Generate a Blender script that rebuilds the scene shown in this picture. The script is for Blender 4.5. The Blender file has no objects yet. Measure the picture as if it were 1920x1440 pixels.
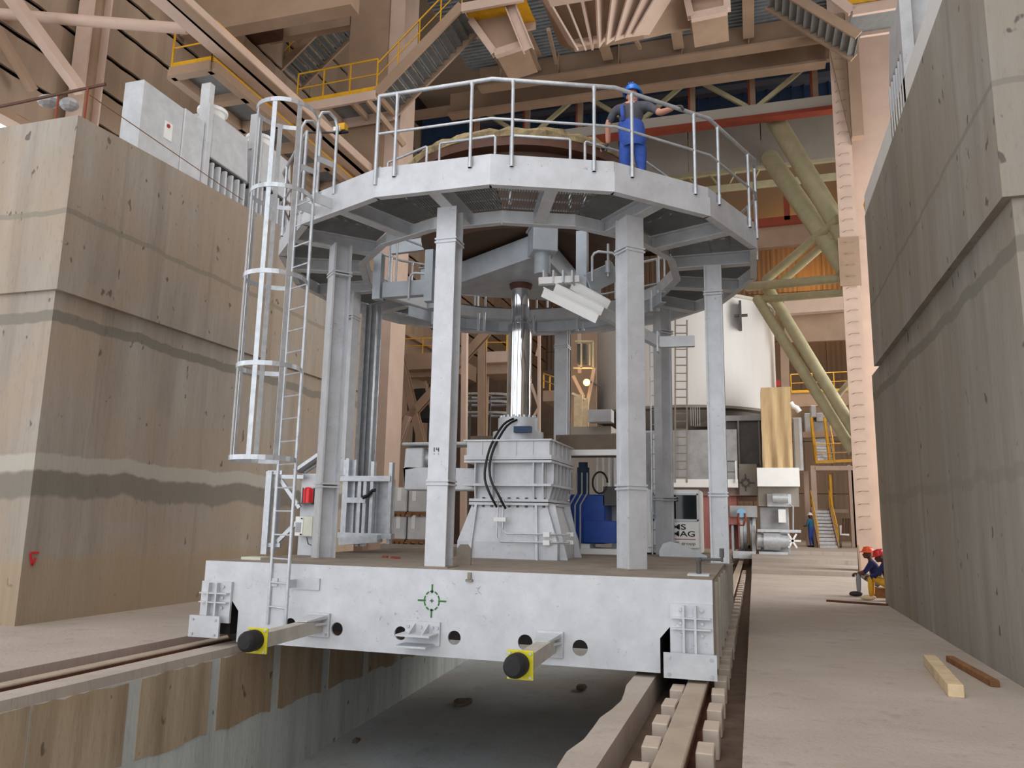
import bpy, bmesh, math, random
from mathutils import Vector as V, Matrix as M
random.seed(4)
S = bpy.context.scene
COL = S.collection
PI = math.pi
# ---------------------------------------------------------------- camera, sky, lights, exposure
FPX = 1467.0
_Y = V((454, 264, FPX)).normalized()
_Z = V((157, -8427, FPX)); _Z = (_Z - _Y * _Z.dot(_Y)).normalized()
_X = _Y.cross(_Z)
if _X.x < 0: _X = -_X
RW = M((_X, _Y, _Z))                       # lens axes (right, down, forward) -> world
EYE = V((0, 0, 1.6))
cd = bpy.data.cameras.new('camera'); cam = bpy.data.objects.new('camera', cd); COL.objects.link(cam)
cd.sensor_width = 36; cd.lens = 36 * FPX / 1920; cd.clip_end = 300
r, d, f = RW.col[0].copy(), RW.col[1].copy(), RW.col[2].copy()
cam.matrix_world = M.Translation(EYE) @ M((r, -d, -f)).transposed().to_4x4()
S.camera = cam
w = bpy.data.worlds.new('sky'); S.world = w; w.use_nodes = True
bg = w.node_tree.nodes['Background']; bg.inputs[0].default_value = (.93, .96, 1, 1); bg.inputs[1].default_value = 2.25
S.view_settings.view_transform = 'Standard'; S.view_settings.look = 'None'
S.view_settings.exposure = -0.14; S.view_settings.gamma = 1; S.view_settings.use_curve_mapping = False
S.cycles.use_denoising = True; S.cycles.max_bounces = 8; S.cycles.diffuse_bounces = 5; S.cycles.sample_clamp_indirect = 6
def area(name, loc, rot, sx, sy, watt, col=(1, 1, 1), portal=False):
    l = bpy.data.lights.new(name, 'AREA'); l.shape = 'RECTANGLE'; l.size = sx; l.size_y = sy; l.energy = watt; l.color = col
    if portal: l.cycles.is_portal = True
    o = bpy.data.objects.new(name, l); COL.objects.link(o); o.location = loc; o.rotation_euler = rot
    return o
def lamp(name, loc, watt, col, rad=.2):
    l = bpy.data.lights.new(name, 'POINT'); l.energy = watt; l.color = col; l.shadow_soft_size = rad
    o = bpy.data.objects.new(name, l); COL.objects.link(o); o.location = loc; return o
area('hall_mouth_portal', (-3, -9.8, 9), (PI / 2, 0, PI), 30, 21, 1, portal=True)
area('side_door_portal', (11.9, 27, 8), (0, PI / 2, 0), 15, 16, 1, portal=True)
area('roof_light_front', (-3, 4, 24.5), (0, 0, 0), 10, 14, 1500, (1, .97, .93))
area('roof_light_middle', (-3, 16, 24.5), (0, 0, 0), 12, 3, 150, (1, .95, .88))
area('rear_fill_light', (-4, 46, 24), (0, 0, 0), 14, 12, 480, (1, .93, .84))  # added fill that warms the dim rear of the hall, no visible lamp
area('rear_right_fill_light', (4.5, 50, 14), (0, 0, 0), 7, 10, 1200, (1, .91, .80))  # unseen helper light put in to lift the rear right side
area('side_door_daylight', (11.7, 27, 7.5), (0, PI / 2, 0), 13, 14, 2700, (1, .97, .93))
area('left_fill_light', (-13, 34, 13.5), (0, 0, 0), 6, 6, 110, (1, .92, .82))  # invented fill for the dim depth on the left
# ---------------------------------------------------------------- helpers
def at(px, py, x=None, y=None, z=None):
    """Point of the plane x=, y= or z= seen at a pixel of the 1920x1440 photograph."""
    v = RW @ V((px - 960, py - 720, FPX))
    t = x / v.x if x is not None else (y / v.y if y is not None else (z - 1.6) / v.z)
    return EYE + v * t
def mat(name, col, rough=.6, metal=0, nscale=0, namt=.12, bump=0, streak=False, spots=None, col2=None, emit=0, spec=.5):
    m = bpy.data.materials.new(name); m.use_nodes = True; nt = m.node_tree; N = nt.nodes; L = nt.links; b = N['Principled BSDF']
    b.inputs['Roughness'].default_value = rough; b.inputs['Metallic'].default_value = metal
    b.inputs['Specular IOR Level'].default_value = spec
    c = (*[((v / 255) / 12.92 if v / 255 < .04045 else ((v / 255 + .055) / 1.055) ** 2.4) for v in col], 1)
    b.inputs['Base Color'].default_value = c
    if emit: b.inputs['Emission Color'].default_value = c; b.inputs['Emission Strength'].default_value = emit
    if nscale:
        tc = N.new('ShaderNodeTexCoord'); mp = N.new('ShaderNodeMapping'); g = N.new('ShaderNodeNewGeometry')
        L.new(g.outputs['Position'], mp.inputs[0])
        if streak: mp.inputs['Scale'].default_value = (1, 1, .12)
        n = N.new('ShaderNodeTexNoise'); n.inputs['Scale'].default_value = nscale; n.inputs['Detail'].default_value = 6; n.inputs['Roughness'].default_value = .65
        L.new(mp.outputs[0], n.inputs['Vector'])
        r_ = N.new('ShaderNodeValToRGB'); r_.color_ramp.elements[0].position = .32; r_.color_ramp.elements[1].position = .68
        k2 = (*[((v / 255) / 12.92 if v / 255 < .04045 else ((v / 255 + .055) / 1.055) ** 2.4) for v in col2], 1) if col2 else (*[x * (1 - namt) ** 2 for x in c[:3]], 1)
        r_.color_ramp.elements[0].color = k2; r_.color_ramp.elements[1].color = c
        L.new(n.outputs[0], r_.inputs[0]); out = r_.outputs[0]
        if spots:                       # (scale, threshold, colour) small marks and scratches
            n2 = N.new('ShaderNodeTexNoise'); n2.inputs['Scale'].default_value = spots[0]; n2.inputs['Detail'].default_value = 8; n2.inputs['Roughness'].default_value = .8; n2.inputs['Distortion'].default_value = 1.2
            L.new(g.outputs['Position'], n2.inputs['Vector'])
            r2 = N.new('ShaderNodeValToRGB'); r2.color_ramp.elements[0].position = spots[1]; r2.color_ramp.elements[1].position = spots[1] + .05
            L.new(n2.outputs[0], r2.inputs[0])
            mx = N.new('ShaderNodeMix'); mx.data_type = 'RGBA'; L.new(r2.outputs[0], mx.inputs[0]); L.new(out, mx.inputs[6])
            mx.inputs[7].default_value = (*[(v / 255) ** 2.2 for v in spots[2]], 1); out = mx.outputs[2]
        L.new(out, b.inputs['Base Color'])
        if bump:
            bp = N.new('ShaderNodeBump'); bp.inputs['Strength'].default_value = bump; bp.inputs['Distance'].default_value = .02
            L.new(n.outputs[0], bp.inputs['Height']); L.new(bp.outputs[0], b.inputs['Normal'])
    return m
SIL = mat('silver_paint', (208, 210, 214), .5, .15, 3, .1, 0, spots=(9, .61, (146, 146, 148)))
SILG = mat('silver_paint_plain', (206, 209, 213), .48, .2, 4, .1)
GALV = mat('galvanised_steel', (205, 209, 214), .38, .45, 9, .14)
GRAT = mat('grating_steel', (128, 130, 130), .5, .4, 5, .1)
DUSTY = mat('dusty_steel_deck', (158, 146, 133), .9, 0, 2.5, .18, .1)
BEIGE = mat('beige_steel_paint', (164, 137, 114), .6, 0, 1.2, .1)
BEIGE2 = mat('pale_beige_steel_paint', (204, 178, 161), .6, 0, 1.2, .08)
CLAD = mat('beige_cladding', (160, 138, 118), .6, 0, 1.5, .1, streak=True)
OLIVE = mat('pale_olive_tube_paint', (196, 188, 152), .5, 0, 2, .12)
YEL = mat('yellow_rail_paint', (226, 168, 22), .5, 0, 3, .12)
YELB = mat('buffer_plate_yellow', (222, 210, 40), .6, 0, 12, .12, spots=(20, .68, (230, 230, 225)))
RUB = mat('black_rubber', (38, 36, 38), .75, 0, 14, .25, .2, spots=(30, .66, (120, 118, 116)))
DARK = mat('dark_interior', (38, 34, 32), .9)
BLACK = mat('black_hose', (22, 20, 22), .45)
CHROME = mat('chromed_rod', (225, 226, 230), .07, 1)
RUSTC = mat('brown_primer', (96, 62, 46), .6, .1, 5, .2)
RUST = mat('rusty_rail_side', (112, 66, 42), .9, 0, 6, .3, .2, col2=(78, 50, 40))
BROWN = mat('brown_dusty_beam', (120, 104, 90), .85, 0, 3, .15, spots=(2.2, .66, (66, 54, 46)))
SHELL = mat('brown_vessel_shell', (92, 68, 54), .75, 0, 2, .2)
REFR = mat('refractory_rim', (176, 158, 118), .95, 0, 6, .3, .9, col2=(110, 92, 70))
BLUE = mat('blue_tank_paint', (24, 76, 170), .38, 0, 3, .15)
BLUED = mat('dark_blue_girder_paint', (34, 62, 96), .6, 0, 3, .2)
CBLUE = mat('blue_coverall', (58, 92, 180), .85, 0, 12, .2, .2)
NAVY = mat('navy_cloth', (38, 40, 92), .9, 0, 12, .2)
GREYT = mat('grey_tshirt', (86, 86, 96), .9, 0, 14, .15)
SKIN = mat('skin', (206, 146, 122), .55); SKIND = mat('dark_skin', (92, 58, 44), .5)
HELB = mat('blue_helmet', (22, 118, 220), .28); HELO = mat('orange_helmet', (226, 84, 40), .35); HELR = mat('red_helmet', (200, 30, 38), .35); HELW = mat('white_helmet', (232, 234, 236), .35)
YTROU = mat('yellow_trousers', (226, 168, 50), .85, 0, 10, .15); GTROU = mat('grey_trousers', (140, 145, 152), .85)
BOOT = mat('dark_boot', (44, 38, 36), .7); TEALJ = mat('teal_coverall', (56, 118, 158), .85, 0, 9, .15); GLOVE = mat('work_glove', (92, 84, 78), .9)
CREAM = mat('cream_box', (214, 212, 196), .5, 0, 4, .05)
WHITE = mat('white_paint', (240, 240, 238), .5, 0, 2, .04)
VES = mat('white_vessel_paint', (238, 236, 232), .6, 0, .5, .06, streak=True)
BURL = mat('burlap_cover', (206, 180, 138), .95, 0, 2.5, .18, .5, streak=True, col2=(170, 142, 104))
WOOD = mat('sawn_timber', (222, 198, 160), .85, 0, 5, .15, .2)
WOODD = mat('brown_timber', (150, 104, 64), .9, 0, 6, .25)
REDP = mat('red_pipe_paint', (168, 34, 34), .5); REDB = mat('red_brown_primer', (146, 62, 40), .7, 0, 2, .15); PINK = mat('salmon_primer', (196, 128, 122), .7, 0, 1, .12)
GREEN = mat('green_mark_paint', (64, 122, 58), .8, 0, 20, .2); REDM = mat('red_mark_paint', (206, 40, 46), .8)
GLASS = mat('dark_window_glass', (28, 34, 36), .05); TXT = mat('black_letter', (24, 18, 28), .6); TXTR = mat('red_letter_rule', (150, 34, 44), .6)
DECKM = mat('metal_deck_sheet', (150, 156, 160), .45, .3, 2, .2)
GRPAN = mat('grey_panel', (150, 142, 132), .7, 0, .8, .1); DGREY = mat('dark_grey_steel', (92, 90, 88), .6, .1, 3, .15)
LAMPM = mat('sodium_lamp', (255, 190, 70), .5, emit=16); LAMPR = mat('red_beacon_lens', (214, 30, 40), .25, emit=.35)
PLAST = mat('wrapped_grey_sheet', (172, 172, 174), .45, 0, 2, .15)
GREENP = mat('dull_green_panel', (92, 110, 84), .7)
def lin(v): return (v / 255) / 12.92 if v / 255 < .04045 else ((v / 255 + .055) / 1.055) ** 2.4
def RGB(c): return (*[lin(v) for v in c], 1)
def concrete(name, ca, cb, seams=(), tint=None, bands=(), vs=1.0, pitop=.75):
    """Board-marked concrete: vertical stains, wavy repair-mortar seams at heights, darker bands."""
    m = bpy.data.materials.new(name); m.use_nodes = True; nt = m.node_tree; N = nt.nodes; L = nt.links; b = N['Principled BSDF']
    b.inputs['Roughness'].default_value = .88; b.inputs['Specular IOR Level'].default_value = .25
    g = N.new('ShaderNodeNewGeometry'); sx = N.new('ShaderNodeSeparateXYZ'); L.new(g.outputs['Position'], sx.inputs[0])
    def noise(sc, scl, det=5, ro=.6):
        mp = N.new('ShaderNodeMapping'); mp.inputs['Scale'].default_value = scl; L.new(g.outputs['Position'], mp.inputs[0])
        n = N.new('ShaderNodeTexNoise'); n.inputs['Scale'].default_value = sc; n.inputs['Detail'].default_value = det; n.inputs['Roughness'].default_value = ro
        L.new(mp.outputs[0], n.inputs['Vector']); return n.outputs[0]
    def ramp(src, p0, p1, c0=(0, 0, 0, 1), c1=(1, 1, 1, 1)):
        r_ = N.new('ShaderNodeValToRGB'); r_.color_ramp.elements[0].position = p0; r_.color_ramp.elements[1].position = p1
        r_.color_ramp.elements[0].color = c0; r_.color_ramp.elements[1].color = c1; L.new(src, r_.inputs[0]); return r_.outputs[0]
    def mix(fac, a, c):
        mx = N.new('ShaderNodeMix'); mx.data_type = 'RGBA'; L.new(fac, mx.inputs[0])
        L.new(a, mx.inputs[6]); mx.inputs[7].default_value = c; return mx.outputs[2]
    def math_(op, a, c):
        q = N.new('ShaderNodeMath'); q.operation = op
        for i, s in enumerate((a, c)):
            if isinstance(s, (int, float)): q.inputs[i].default_value = s
            else: L.new(s, q.inputs[i])
        return q.outputs[0]
    st = noise(1.6 * vs, (1, 1, .10)); big = noise(.55, (1, 1, .8), 4); fine = noise(22, (1, 1, .25), 3)
    col = ramp(st, .36, .64, RGB(cb), RGB(ca))
    if tint: col = mix(math_('MULTIPLY', ramp(big, .42, .6), .6), col, RGB(tint))
    col = mix(math_('MULTIPLY', ramp(fine, .56, .75), .22), col, RGB([v * .6 for v in cb]))
    stk = noise(2.6, (1, 1, .035), 4, .7); col = mix(math_('MULTIPLY', ramp(stk, .56, .74), .42), col, RGB([v * .72 for v in cb]))
    pit = noise(5, (1, 1, .6), 2); col = mix(math_('MULTIPLY', ramp(pit, .685, .72), pitop), col, RGB([v * .55 for v in cb]))
    wob = math_('MULTIPLY', math_('SUBTRACT', noise(.9, (1, 1, 0), 3), .5), 1)
    for (zc, hw, amp, cc, op) in list(seams) + list(bands):
        dz = math_('ABSOLUTE', math_('SUBTRACT', math_('ADD', sx.outputs[2], math_('MULTIPLY', wob, amp)), zc), 0)
        k = math_('SUBTRACT', 1, math_('DIVIDE', dz, hw))
        col = mix(math_('MULTIPLY', ramp(k, .0, .25), op), col, RGB(cc))
    L.new(col, b.inputs['Base Color'])
    bp = N.new('ShaderNodeBump'); bp.inputs['Strength'].default_value = .25; bp.inputs['Distance'].default_value = .02; L.new(fine, bp.inputs['Height']); L.new(bp.outputs[0], b.inputs['Normal'])
    return m
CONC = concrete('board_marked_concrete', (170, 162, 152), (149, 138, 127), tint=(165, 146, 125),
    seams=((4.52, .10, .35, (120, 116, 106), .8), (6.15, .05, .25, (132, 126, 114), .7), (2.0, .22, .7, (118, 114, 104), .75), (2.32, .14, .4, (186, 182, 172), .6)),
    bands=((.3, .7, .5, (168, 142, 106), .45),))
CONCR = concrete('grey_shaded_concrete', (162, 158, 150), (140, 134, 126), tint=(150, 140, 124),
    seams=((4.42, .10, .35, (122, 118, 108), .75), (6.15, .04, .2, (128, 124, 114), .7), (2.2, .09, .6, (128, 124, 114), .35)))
FLOORM = concrete('dusty_floor_concrete', (186, 175, 166), (170, 159, 149), tint=(178, 165, 153), vs=.4, pitop=.12)
MORT = concrete('grey_mortar', (200, 203, 200), (176, 180, 177), vs=2)
PITP = concrete('brown_pit_panel', (180, 162, 138), (150, 132, 110), tint=(168, 140, 110), vs=2.5)
PITF = concrete('pit_floor_screed', (192, 198, 200), (174, 178, 178), tint=(186, 180, 170), vs=.5, pitop=.15)
class B:
    """Collects solids into one bmesh, then links them as ONE mesh object."""
    def __init__(s): s.m = bmesh.new()
    def face(s, pts):
        try: return s.m.faces.new([s.m.verts.new(p) for p in pts])
        except ValueError: return None
    def hexa(s, p):                                   # 8 points: bottom 0-3, top 4-7
        v = [s.m.verts.new(q) for q in p]
        for a in ((3, 2, 1, 0), (4, 5, 6, 7), (0, 1, 5, 4), (1, 2, 6, 5), (2, 3, 7, 6), (3, 0, 4, 7)): s.m.faces.new([v[i] for i in a])
        return s
    def box(s, x0, x1, y0, y1, z0, z1):
        x0, x1 = sorted((x0, x1)); y0, y1 = sorted((y0, y1)); z0, z1 = sorted((z0, z1))
        return s.hexa([(x0, y0, z0), (x1, y0, z0), (x1, y1, z0), (x0, y1, z0), (x0, y0, z1), (x1, y0, z1), (x1, y1, z1), (x0, y1, z1)])
    def obox(s, c, ax, ay, az, hx, hy, hz):           # oriented box: centre, three axes, half sizes
        c = V(c); ax = V(ax) * hx; ay = V(ay) * hy; az = V(az) * hz
        return s.hexa([c - ax - ay - az, c + ax - ay - az, c + ax + ay - az, c - ax + ay - az, c - ax - ay + az, c + ax - ay + az, c + ax + ay + az, c - ax + ay + az])
    def fr(s, p, q, up=(0, 0, 1)):
        p = V(p); q = V(q); d = (q - p).normalized(); u = V(up)
        if abs(d.dot(u)) > .98: u = V((0, 1, 0))
        sd = d.cross(u).normalized(); u = sd.cross(d).normalized(); return p, q, d, sd, u
    def bar(s, p, q, w, h, up=(0, 0, 1)):             # rectangular bar, w sideways, h along up
        p, q, d, sd, u = s.fr(p, q, up); return s.obox((p + q) / 2, d, sd, u, (q - p).length / 2, w / 2, h / 2)
    def hbeam(s, p, q, w, h, t=.02, up=(0, 0, 1)):    # I section, flanges normal to up
        p, q, d, sd, u = s.fr(p, q, up); L = (q - p).length / 2; c = (p + q) / 2
        s.obox(c + u * (h / 2 - t / 2), d, sd, u, L, w / 2, t / 2); s.obox(c - u * (h / 2 - t / 2), d, sd, u, L, w / 2, t / 2)
        return s.obox(c, d, sd, u, L, t / 2, h / 2 - t)
    def chan(s, p, q, w, h, t=.015, up=(0, 0, 1), sgn=1):
        p, q, d, sd, u = s.fr(p, q, up); L = (q - p).length / 2; c = (p + q) / 2
        for k in (1, -1): s.obox(c + u * k * (h / 2 - t / 2), d, sd, u, L, w / 2, t / 2)
        return s.obox(c + sd * sgn * (w / 2 - t / 2), d, sd, u, L, t / 2, h / 2 - t)
    def tube(s, p, q, r, n=10, r2=None):
        p, q, d, sd, u = s.fr(p, q); r2 = r if r2 is None else r2
        A = [s.m.verts.new(p + (sd * math.cos(2 * PI * k / n) + u * math.sin(2 * PI * k / n)) * r) for k in range(n)]
        C = [s.m.verts.new(q + (sd * math.cos(2 * PI * k / n) + u * math.sin(2 * PI * k / n)) * r2) for k in range(n)]
        for k in range(n): s.m.faces.new((A[k], A[(k + 1) % n], C[(k + 1) % n], C[k]))
        s.m.faces.new(A[::-1]); s.m.faces.new(C); return s
    def path(s, pts, r, n=8):
        pts = [V(p) for p in pts]; rings = []; u = None
        for i, p in enumerate(pts):
            d = ((pts[min(i + 1, len(pts) - 1)] - pts[max(i - 1, 0)])).normalized()
            if u is None: u = d.orthogonal().normalized()
            u = (u - d * u.dot(d)).normalized(); sd = d.cross(u)
            rings.append([s.m.verts.new(p + (u * math.cos(2 * PI * k / n) + sd * math.sin(2 * PI * k / n)) * r) for k in range(n)])
        for a, c in zip(rings, rings[1:]):
            for k in range(n): s.m.faces.new((a[k], a[(k + 1) % n], c[(k + 1) % n], c[k]))
        s.m.faces.new(rings[0][::-1]); s.m.faces.new(rings[-1]); return s
    def lathe(s, c, prof, n=32, a0=0, a1=2 * PI):     # prof: (radius, z) list, closed ends if radius 0
        c = V(c); full = abs(a1 - a0 - 2 * PI) < 1e-6; rings = []
        for k in range(n if full else n + 1):
            a = a0 + (a1 - a0) * k / n
            rings.append([s.m.verts.new(c + V((math.cos(a) * r_, math.sin(a) * r_, z_))) for r_, z_ in prof])
        for k in range(n):
            a, q = rings[k], rings[(k + 1) % len(rings)]
            for j in range(len(prof) - 1): s.m.faces.new((a[j], q[j], q[j + 1], a[j + 1]))
        return s
    def prism(s, poly, o, ax, ay, az, dep):           # polygon in (ax, ay) at o, extruded dep along az
        o = V(o); ax = V(ax); ay = V(ay); az = V(az)
        A = [s.m.verts.new(o + ax * x + ay * y) for x, y in poly]; C = [s.m.verts.new(o + ax * x + ay * y + az * dep) for x, y in poly]
        n = len(poly); s.m.faces.new(A[::-1]); s.m.faces.new(C)
        for k in range(n): s.m.faces.new((A[k], A[(k + 1) % n], C[(k + 1) % n], C[k]))
        return s
    def ball(s, c, rx, ry=None, rz=None, u=12, v=8):
        ry = ry or rx; rz = rz or rx
        q = bmesh.ops.create_uvsphere(s.m, u_segments=u, v_segments=v, radius=1)
        for w_ in q['verts']: w_.co = V(c) + V((w_.co.x * rx, w_.co.y * ry, w_.co.z * rz))
        return s
    def split(s, name, m, parent=None, **k):          # one object per loose solid
        seen = set(); out = []
        for v0 in list(s.m.verts):
            if v0 in seen: continue
            st = [v0]; seen.add(v0); fs = set()
            while st:
                v = st.pop()
                for f_ in v.link_faces:
                    fs.add(f_)
                    for w_ in f_.verts:
                        if w_ not in seen: seen.add(w_); st.append(w_)
            b = B(); mp = {}
            for f_ in fs:
                for w_ in f_.verts:
                    if w_ not in mp: mp[w_] = b.m.verts.new(w_.co)
                b.m.faces.new([mp[w_] for w_ in f_.verts])
            out.append(b.obj(name, m, parent, **k))
        s.m.free(); return out
    def obj(s, name, m, parent=None, smooth=0, bevel=0, loc=None):
        bmesh.ops.remove_doubles(s.m, verts=s.m.verts, dist=1e-5)
        bmesh.ops.recalc_face_normals(s.m, faces=s.m.faces)
        me = bpy.data.meshes.new(name); 
        o = bpy.data.objects.new(name, me); COL.objects.link(o)
        off = V((0, 0, 0)); p = parent
        while p: off += p.location; p = p.parent
        if parent is None:
            vs = [v.co for v in s.m.verts]
            org = V((sum(v.x for v in vs) / len(vs), sum(v.y for v in vs) / len(vs), min(v.z for v in vs))) if loc is None else V(loc)
            o.location = org; off = org
        else: o.parent = parent
        if bevel:
            bmesh.ops.bevel(s.m, geom=[e for e in s.m.edges if len(e.link_faces) == 2 and e.calc_face_angle(0) > .6], offset=bevel, segments=1, affect='EDGES')
        for v in s.m.verts: v.co -= off
        if smooth:
            for f_ in s.m.faces: f_.smooth = True
            for e in s.m.edges: e.smooth = not (len(e.link_faces) == 2 and e.calc_face_angle(0) > smooth)
        s.m.to_mesh(me); s.m.free()
        if name in ('bolt', 'screw', 'clamp_bolt', 'wire_guard', 'paint_mark', 'alignment_mark') and parent: o['kind'] = 'stuff'
        for mm in (m if isinstance(m, (list, tuple)) else [m]): me.materials.append(mm)
        return o
def tag(o, label=None, cat=None, group=None, kind=None):
    if label: o['label'] = label
    if cat: o['category'] = cat
    if group: o['group'] = group
    if kind: o['kind'] = kind
    return o
def thing(name, loc, label, cat, group=None):
    o = bpy.data.objects.new(name, None); COL.objects.link(o); o.location = loc; o.empty_display_size = .2
    return tag(o, label, cat, group)
def struct(o): o['kind'] = 'structure'; return o
# ---------------------------------------------------------------- floor, pit, walls
fl = B()
fl.box(-.13, 12, -10, 28, -.5, 0)
for (y0, y1, z) in ((28, 33, .15), (33, 38, .32), (38, 70, .49)): fl.box(-.13, 12, y0, y1, -.5, z)
for (y0, y1, z) in ((28, 70, 0),): fl.box(-17, -7.3, y0, y1, -.5, z)
fl.box(-17, -7.28, -10, 28, -.5, 0)
fl.box(-6.19, -1.27, 30.3, 70, -.5, 0); floor = struct(fl.obj('floor', FLOORM, loc=(3, 5, 0)))
tr = B(); tr.box(-1.06, -.13, -10, 70, -.55, -.26); struct(B().box(-7.28, -6.5, -10, 70, -.55, -.17).obj('floor_rusty_trench', mat('rusty_trench', (150, 82, 50), .95, 0, 3, .3, .2, col2=(104, 64, 46))))
struct(tr.obj('floor_rail_trench', mat('trench_dirt', (112, 92, 78), .95, 0, 4, .25, .3)))
def wavy(x0, x1, zt, zb, sgn, name, m):
    b = B(); ys = [-10 + .35 * i for i in range(int(80 / .35))]; rows = []
    for y in ys:
        e = (.035 * math.sin(y * 1.9) + .02 * math.sin(y * 5.1 + 1) + random.uniform(-.012, .012)) if y < 25 else 0
        xa = x0 + (e if sgn > 0 else 0); xb = x1 + (e if sgn < 0 else 0)
        rows.append([b.m.verts.new(p) for p in ((xa, y, zb), (xa, y, zt), (xb, y, zt + .0), (xb, y, zb))])
    for a, c in zip(rows, rows[1:]):
        for k in range(3): b.m.faces.new((a[k], a[k + 1], c[k + 1], c[k]))
    return b.obj(name, m, smooth=.5)
struct(wavy(-1.26, -1.05, 0, -2.4, 1, 'trim_1', FLOORM))
struct(wavy(-6.5, -6.2, 0, -2.4, 0, 'trim_2', FLOORM))
pw = B(); pw.box(-6.24, -6.19, -10, 30, -2.6, -.1)
pw = struct(pw.obj('wall_pit', MORT))
ys = [-3.4 + 1.3 * k for k in range(24)]
for k, y in enumerate(ys):
    b = B(); n = 10; top = []; bot = []
    ya, yb = y + .08 + random.uniform(-.02, .03), y + 1.22 + random.uniform(-.03, .02)
    if k == 6: yb = y + 1.3 + .06
    for i in range(n + 1):
        t = ya + (yb - ya) * i / n
        top.append((t, -.1 + random.uniform(-.02, .01))); bot.append((t, -.93 + .025 * math.sin(i * .7 + k) + random.uniform(-.012, .012)))
    b.prism(top + bot[::-1], (-6.192, 0, 0), (0, 1, 0), (0, 0, 1), (1, 0, 0), .014); b.obj('panel', PITP, pw)
pf = B(); z = lambda y: -2.28 + .0473 * y
pf.hexa([(-6.2, -10, z(-10) - .3), (-1.2, -10, z(-10) - .3), (-1.2, 30, z(30) - .3), (-6.2, 30, z(30) - .3), (-6.2, -10, z(-10)), (-1.2, -10, z(-10)), (-1.2, 30, z(30)), (-6.2, 30, z(30))])
struct(pf.obj('floor_pit', PITF))
pe = B(); pe.box(-6.2, -1.2, 30, 30.3, -2.5, -.02); struct(pe.obj('wall_pit_end', MORT))
for px, py, s in ((868, 1318, .16), (1090, 1290, .10), (668, 1392, .05)):
    p = at(px, py, z=-1.7); zz = z(p.y); p = at(px, py, z=zz)
    b = B(); b.ball((p.x, p.y, zz + .02), s, s * 1.8, .05, 8, 5)
    for v in b.m.verts: v.co += V((random.uniform(-.02, .02), random.uniform(-.02, .02), random.uniform(-.01, .01)))
    tag(b.obj('rubble_piece', BROWN), {868: 'dark rubble scrap in the middle of the pit floor', 1090: 'small rubble lump on the pit floor under the silver car', 668: 'tiny pale crumb on the bare pit floor'}[px], 'rubble')
def block(name, xa, xb, y0, y1, zt, m, s, y1u, ztf=None):
    b = B(); ztf = ztf or zt
    b.box(xb - .1 * s if s < 0 else xa + .1, xb if s > 0 else xa, y0 + .06, y1, -.3, 4.9) if False else None
    if s > 0: lo = (xa + .1, xb)
    else: lo = (xa, xb - .1)
    b.box(lo[0], lo[1], y0 + .07, y1, -.3, 4.9)
    x0, x1 = (xa, xb)
    b.hexa([(x0, y0, 4.9), (x1, y0, 4.9), (x1, y1u, 4.9), (x0, y1u, 4.9), (x0, y0, zt), (x1, y0, zt), (x1, y1u, ztf), (x0, y1u, ztf)])
    return struct(b.obj(name, m))
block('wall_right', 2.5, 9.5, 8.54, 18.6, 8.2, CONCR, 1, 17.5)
block('wall_left', -15.5, -9.9, 8.83, 18.7, 7.72, CONC, -1, 18.7, 8.2)
# red paint mark on the left concrete wall
p = [at(x, y, x=-9.985) for x, y in ((57, 1037), (73, 1036), (57, 1038), (60, 1060), (67, 1046), (63, 1058))]
b = B()
for a, c in ((0, 1), (2, 3), (4, 3)): b.bar(p[a], p[c], .012, .03, up=(0, 1, 0))
tag(b.obj('paint_mark', REDM), 'small red hand-painted mark on the left concrete wall', 'paint mark')
# hall shell
cl = struct(B().box(-17.5, -17.3, -10, 66, 11.1, 25).obj('wall_far_left', DARK))
zs = [11.15, 12.17, 13.2, 14.25, 15.3, 16.4, 17.5, 18.7, 20, 21.4, 23]
struct(B().box(-17.5, -17.2, 19.5, 66, -.5, 11).obj('wall_lower_left', CLAD))
for a, c in zip(zs, zs[1:]):
    for k in range(12):
        b = B(); y0 = -2 + 5.6 * k
        pts = []
        for i in range(15):                       # ribbed sheet profile
            yy = y0 + 5.58 * i / 14; pts.append((yy, .03 if i % 2 else 0))
        poly = pts + [(y0 + 5.58, -.06), (y0, -.06)]
        b.prism(poly, (-17.0, 0, a + .05), (0, 1, 0), (1, 0, 0), (0, 0, 1), c - a - .13)
        b.obj('cladding_panel', CLAD, cl)
tl = B(); tl.box(-17.35, -16.9, 8, 66, 10.95, 11.15); struct(tl.obj('trim_3', BEIGE))
bw = struct(B().box(-18, 12.2, 66, 66.4, -.5, 25).obj('wall_back', DARK))
for zi in range(6):
    for k in range(15):
        b = B(); x0 = -18 + 2.0 * k; pts = [(x0 + 1.97 * i / 10, .05 if i % 2 else 0) for i in range(11)]
        b.prism(pts + [(x0 + 1.97, -.05), (x0, -.05)], (0, 65.95, zi * 4.1), (1, 0, 0), (0, -1, 0), (0, 0, 1), 4.05); b.obj('cladding_panel', CLAD, bw)
struct(B().box(12, 12.3, -10, 19, -.5, 25).obj('wall_right_front', CLAD))
struct(B().box(12, 12.3, 35, 66, -.5, 25).obj('wall_right_rear', CLAD))
struct(B().box(12, 12.3, 19, 35, 15.5, 25).obj('wall_right_top', CLAD))
struct(B().box(-18, 12.3, -10, 66.4, 25, 25.3).obj('ceiling', mat('roof_sheet', (176, 160, 142), .7)))
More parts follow.
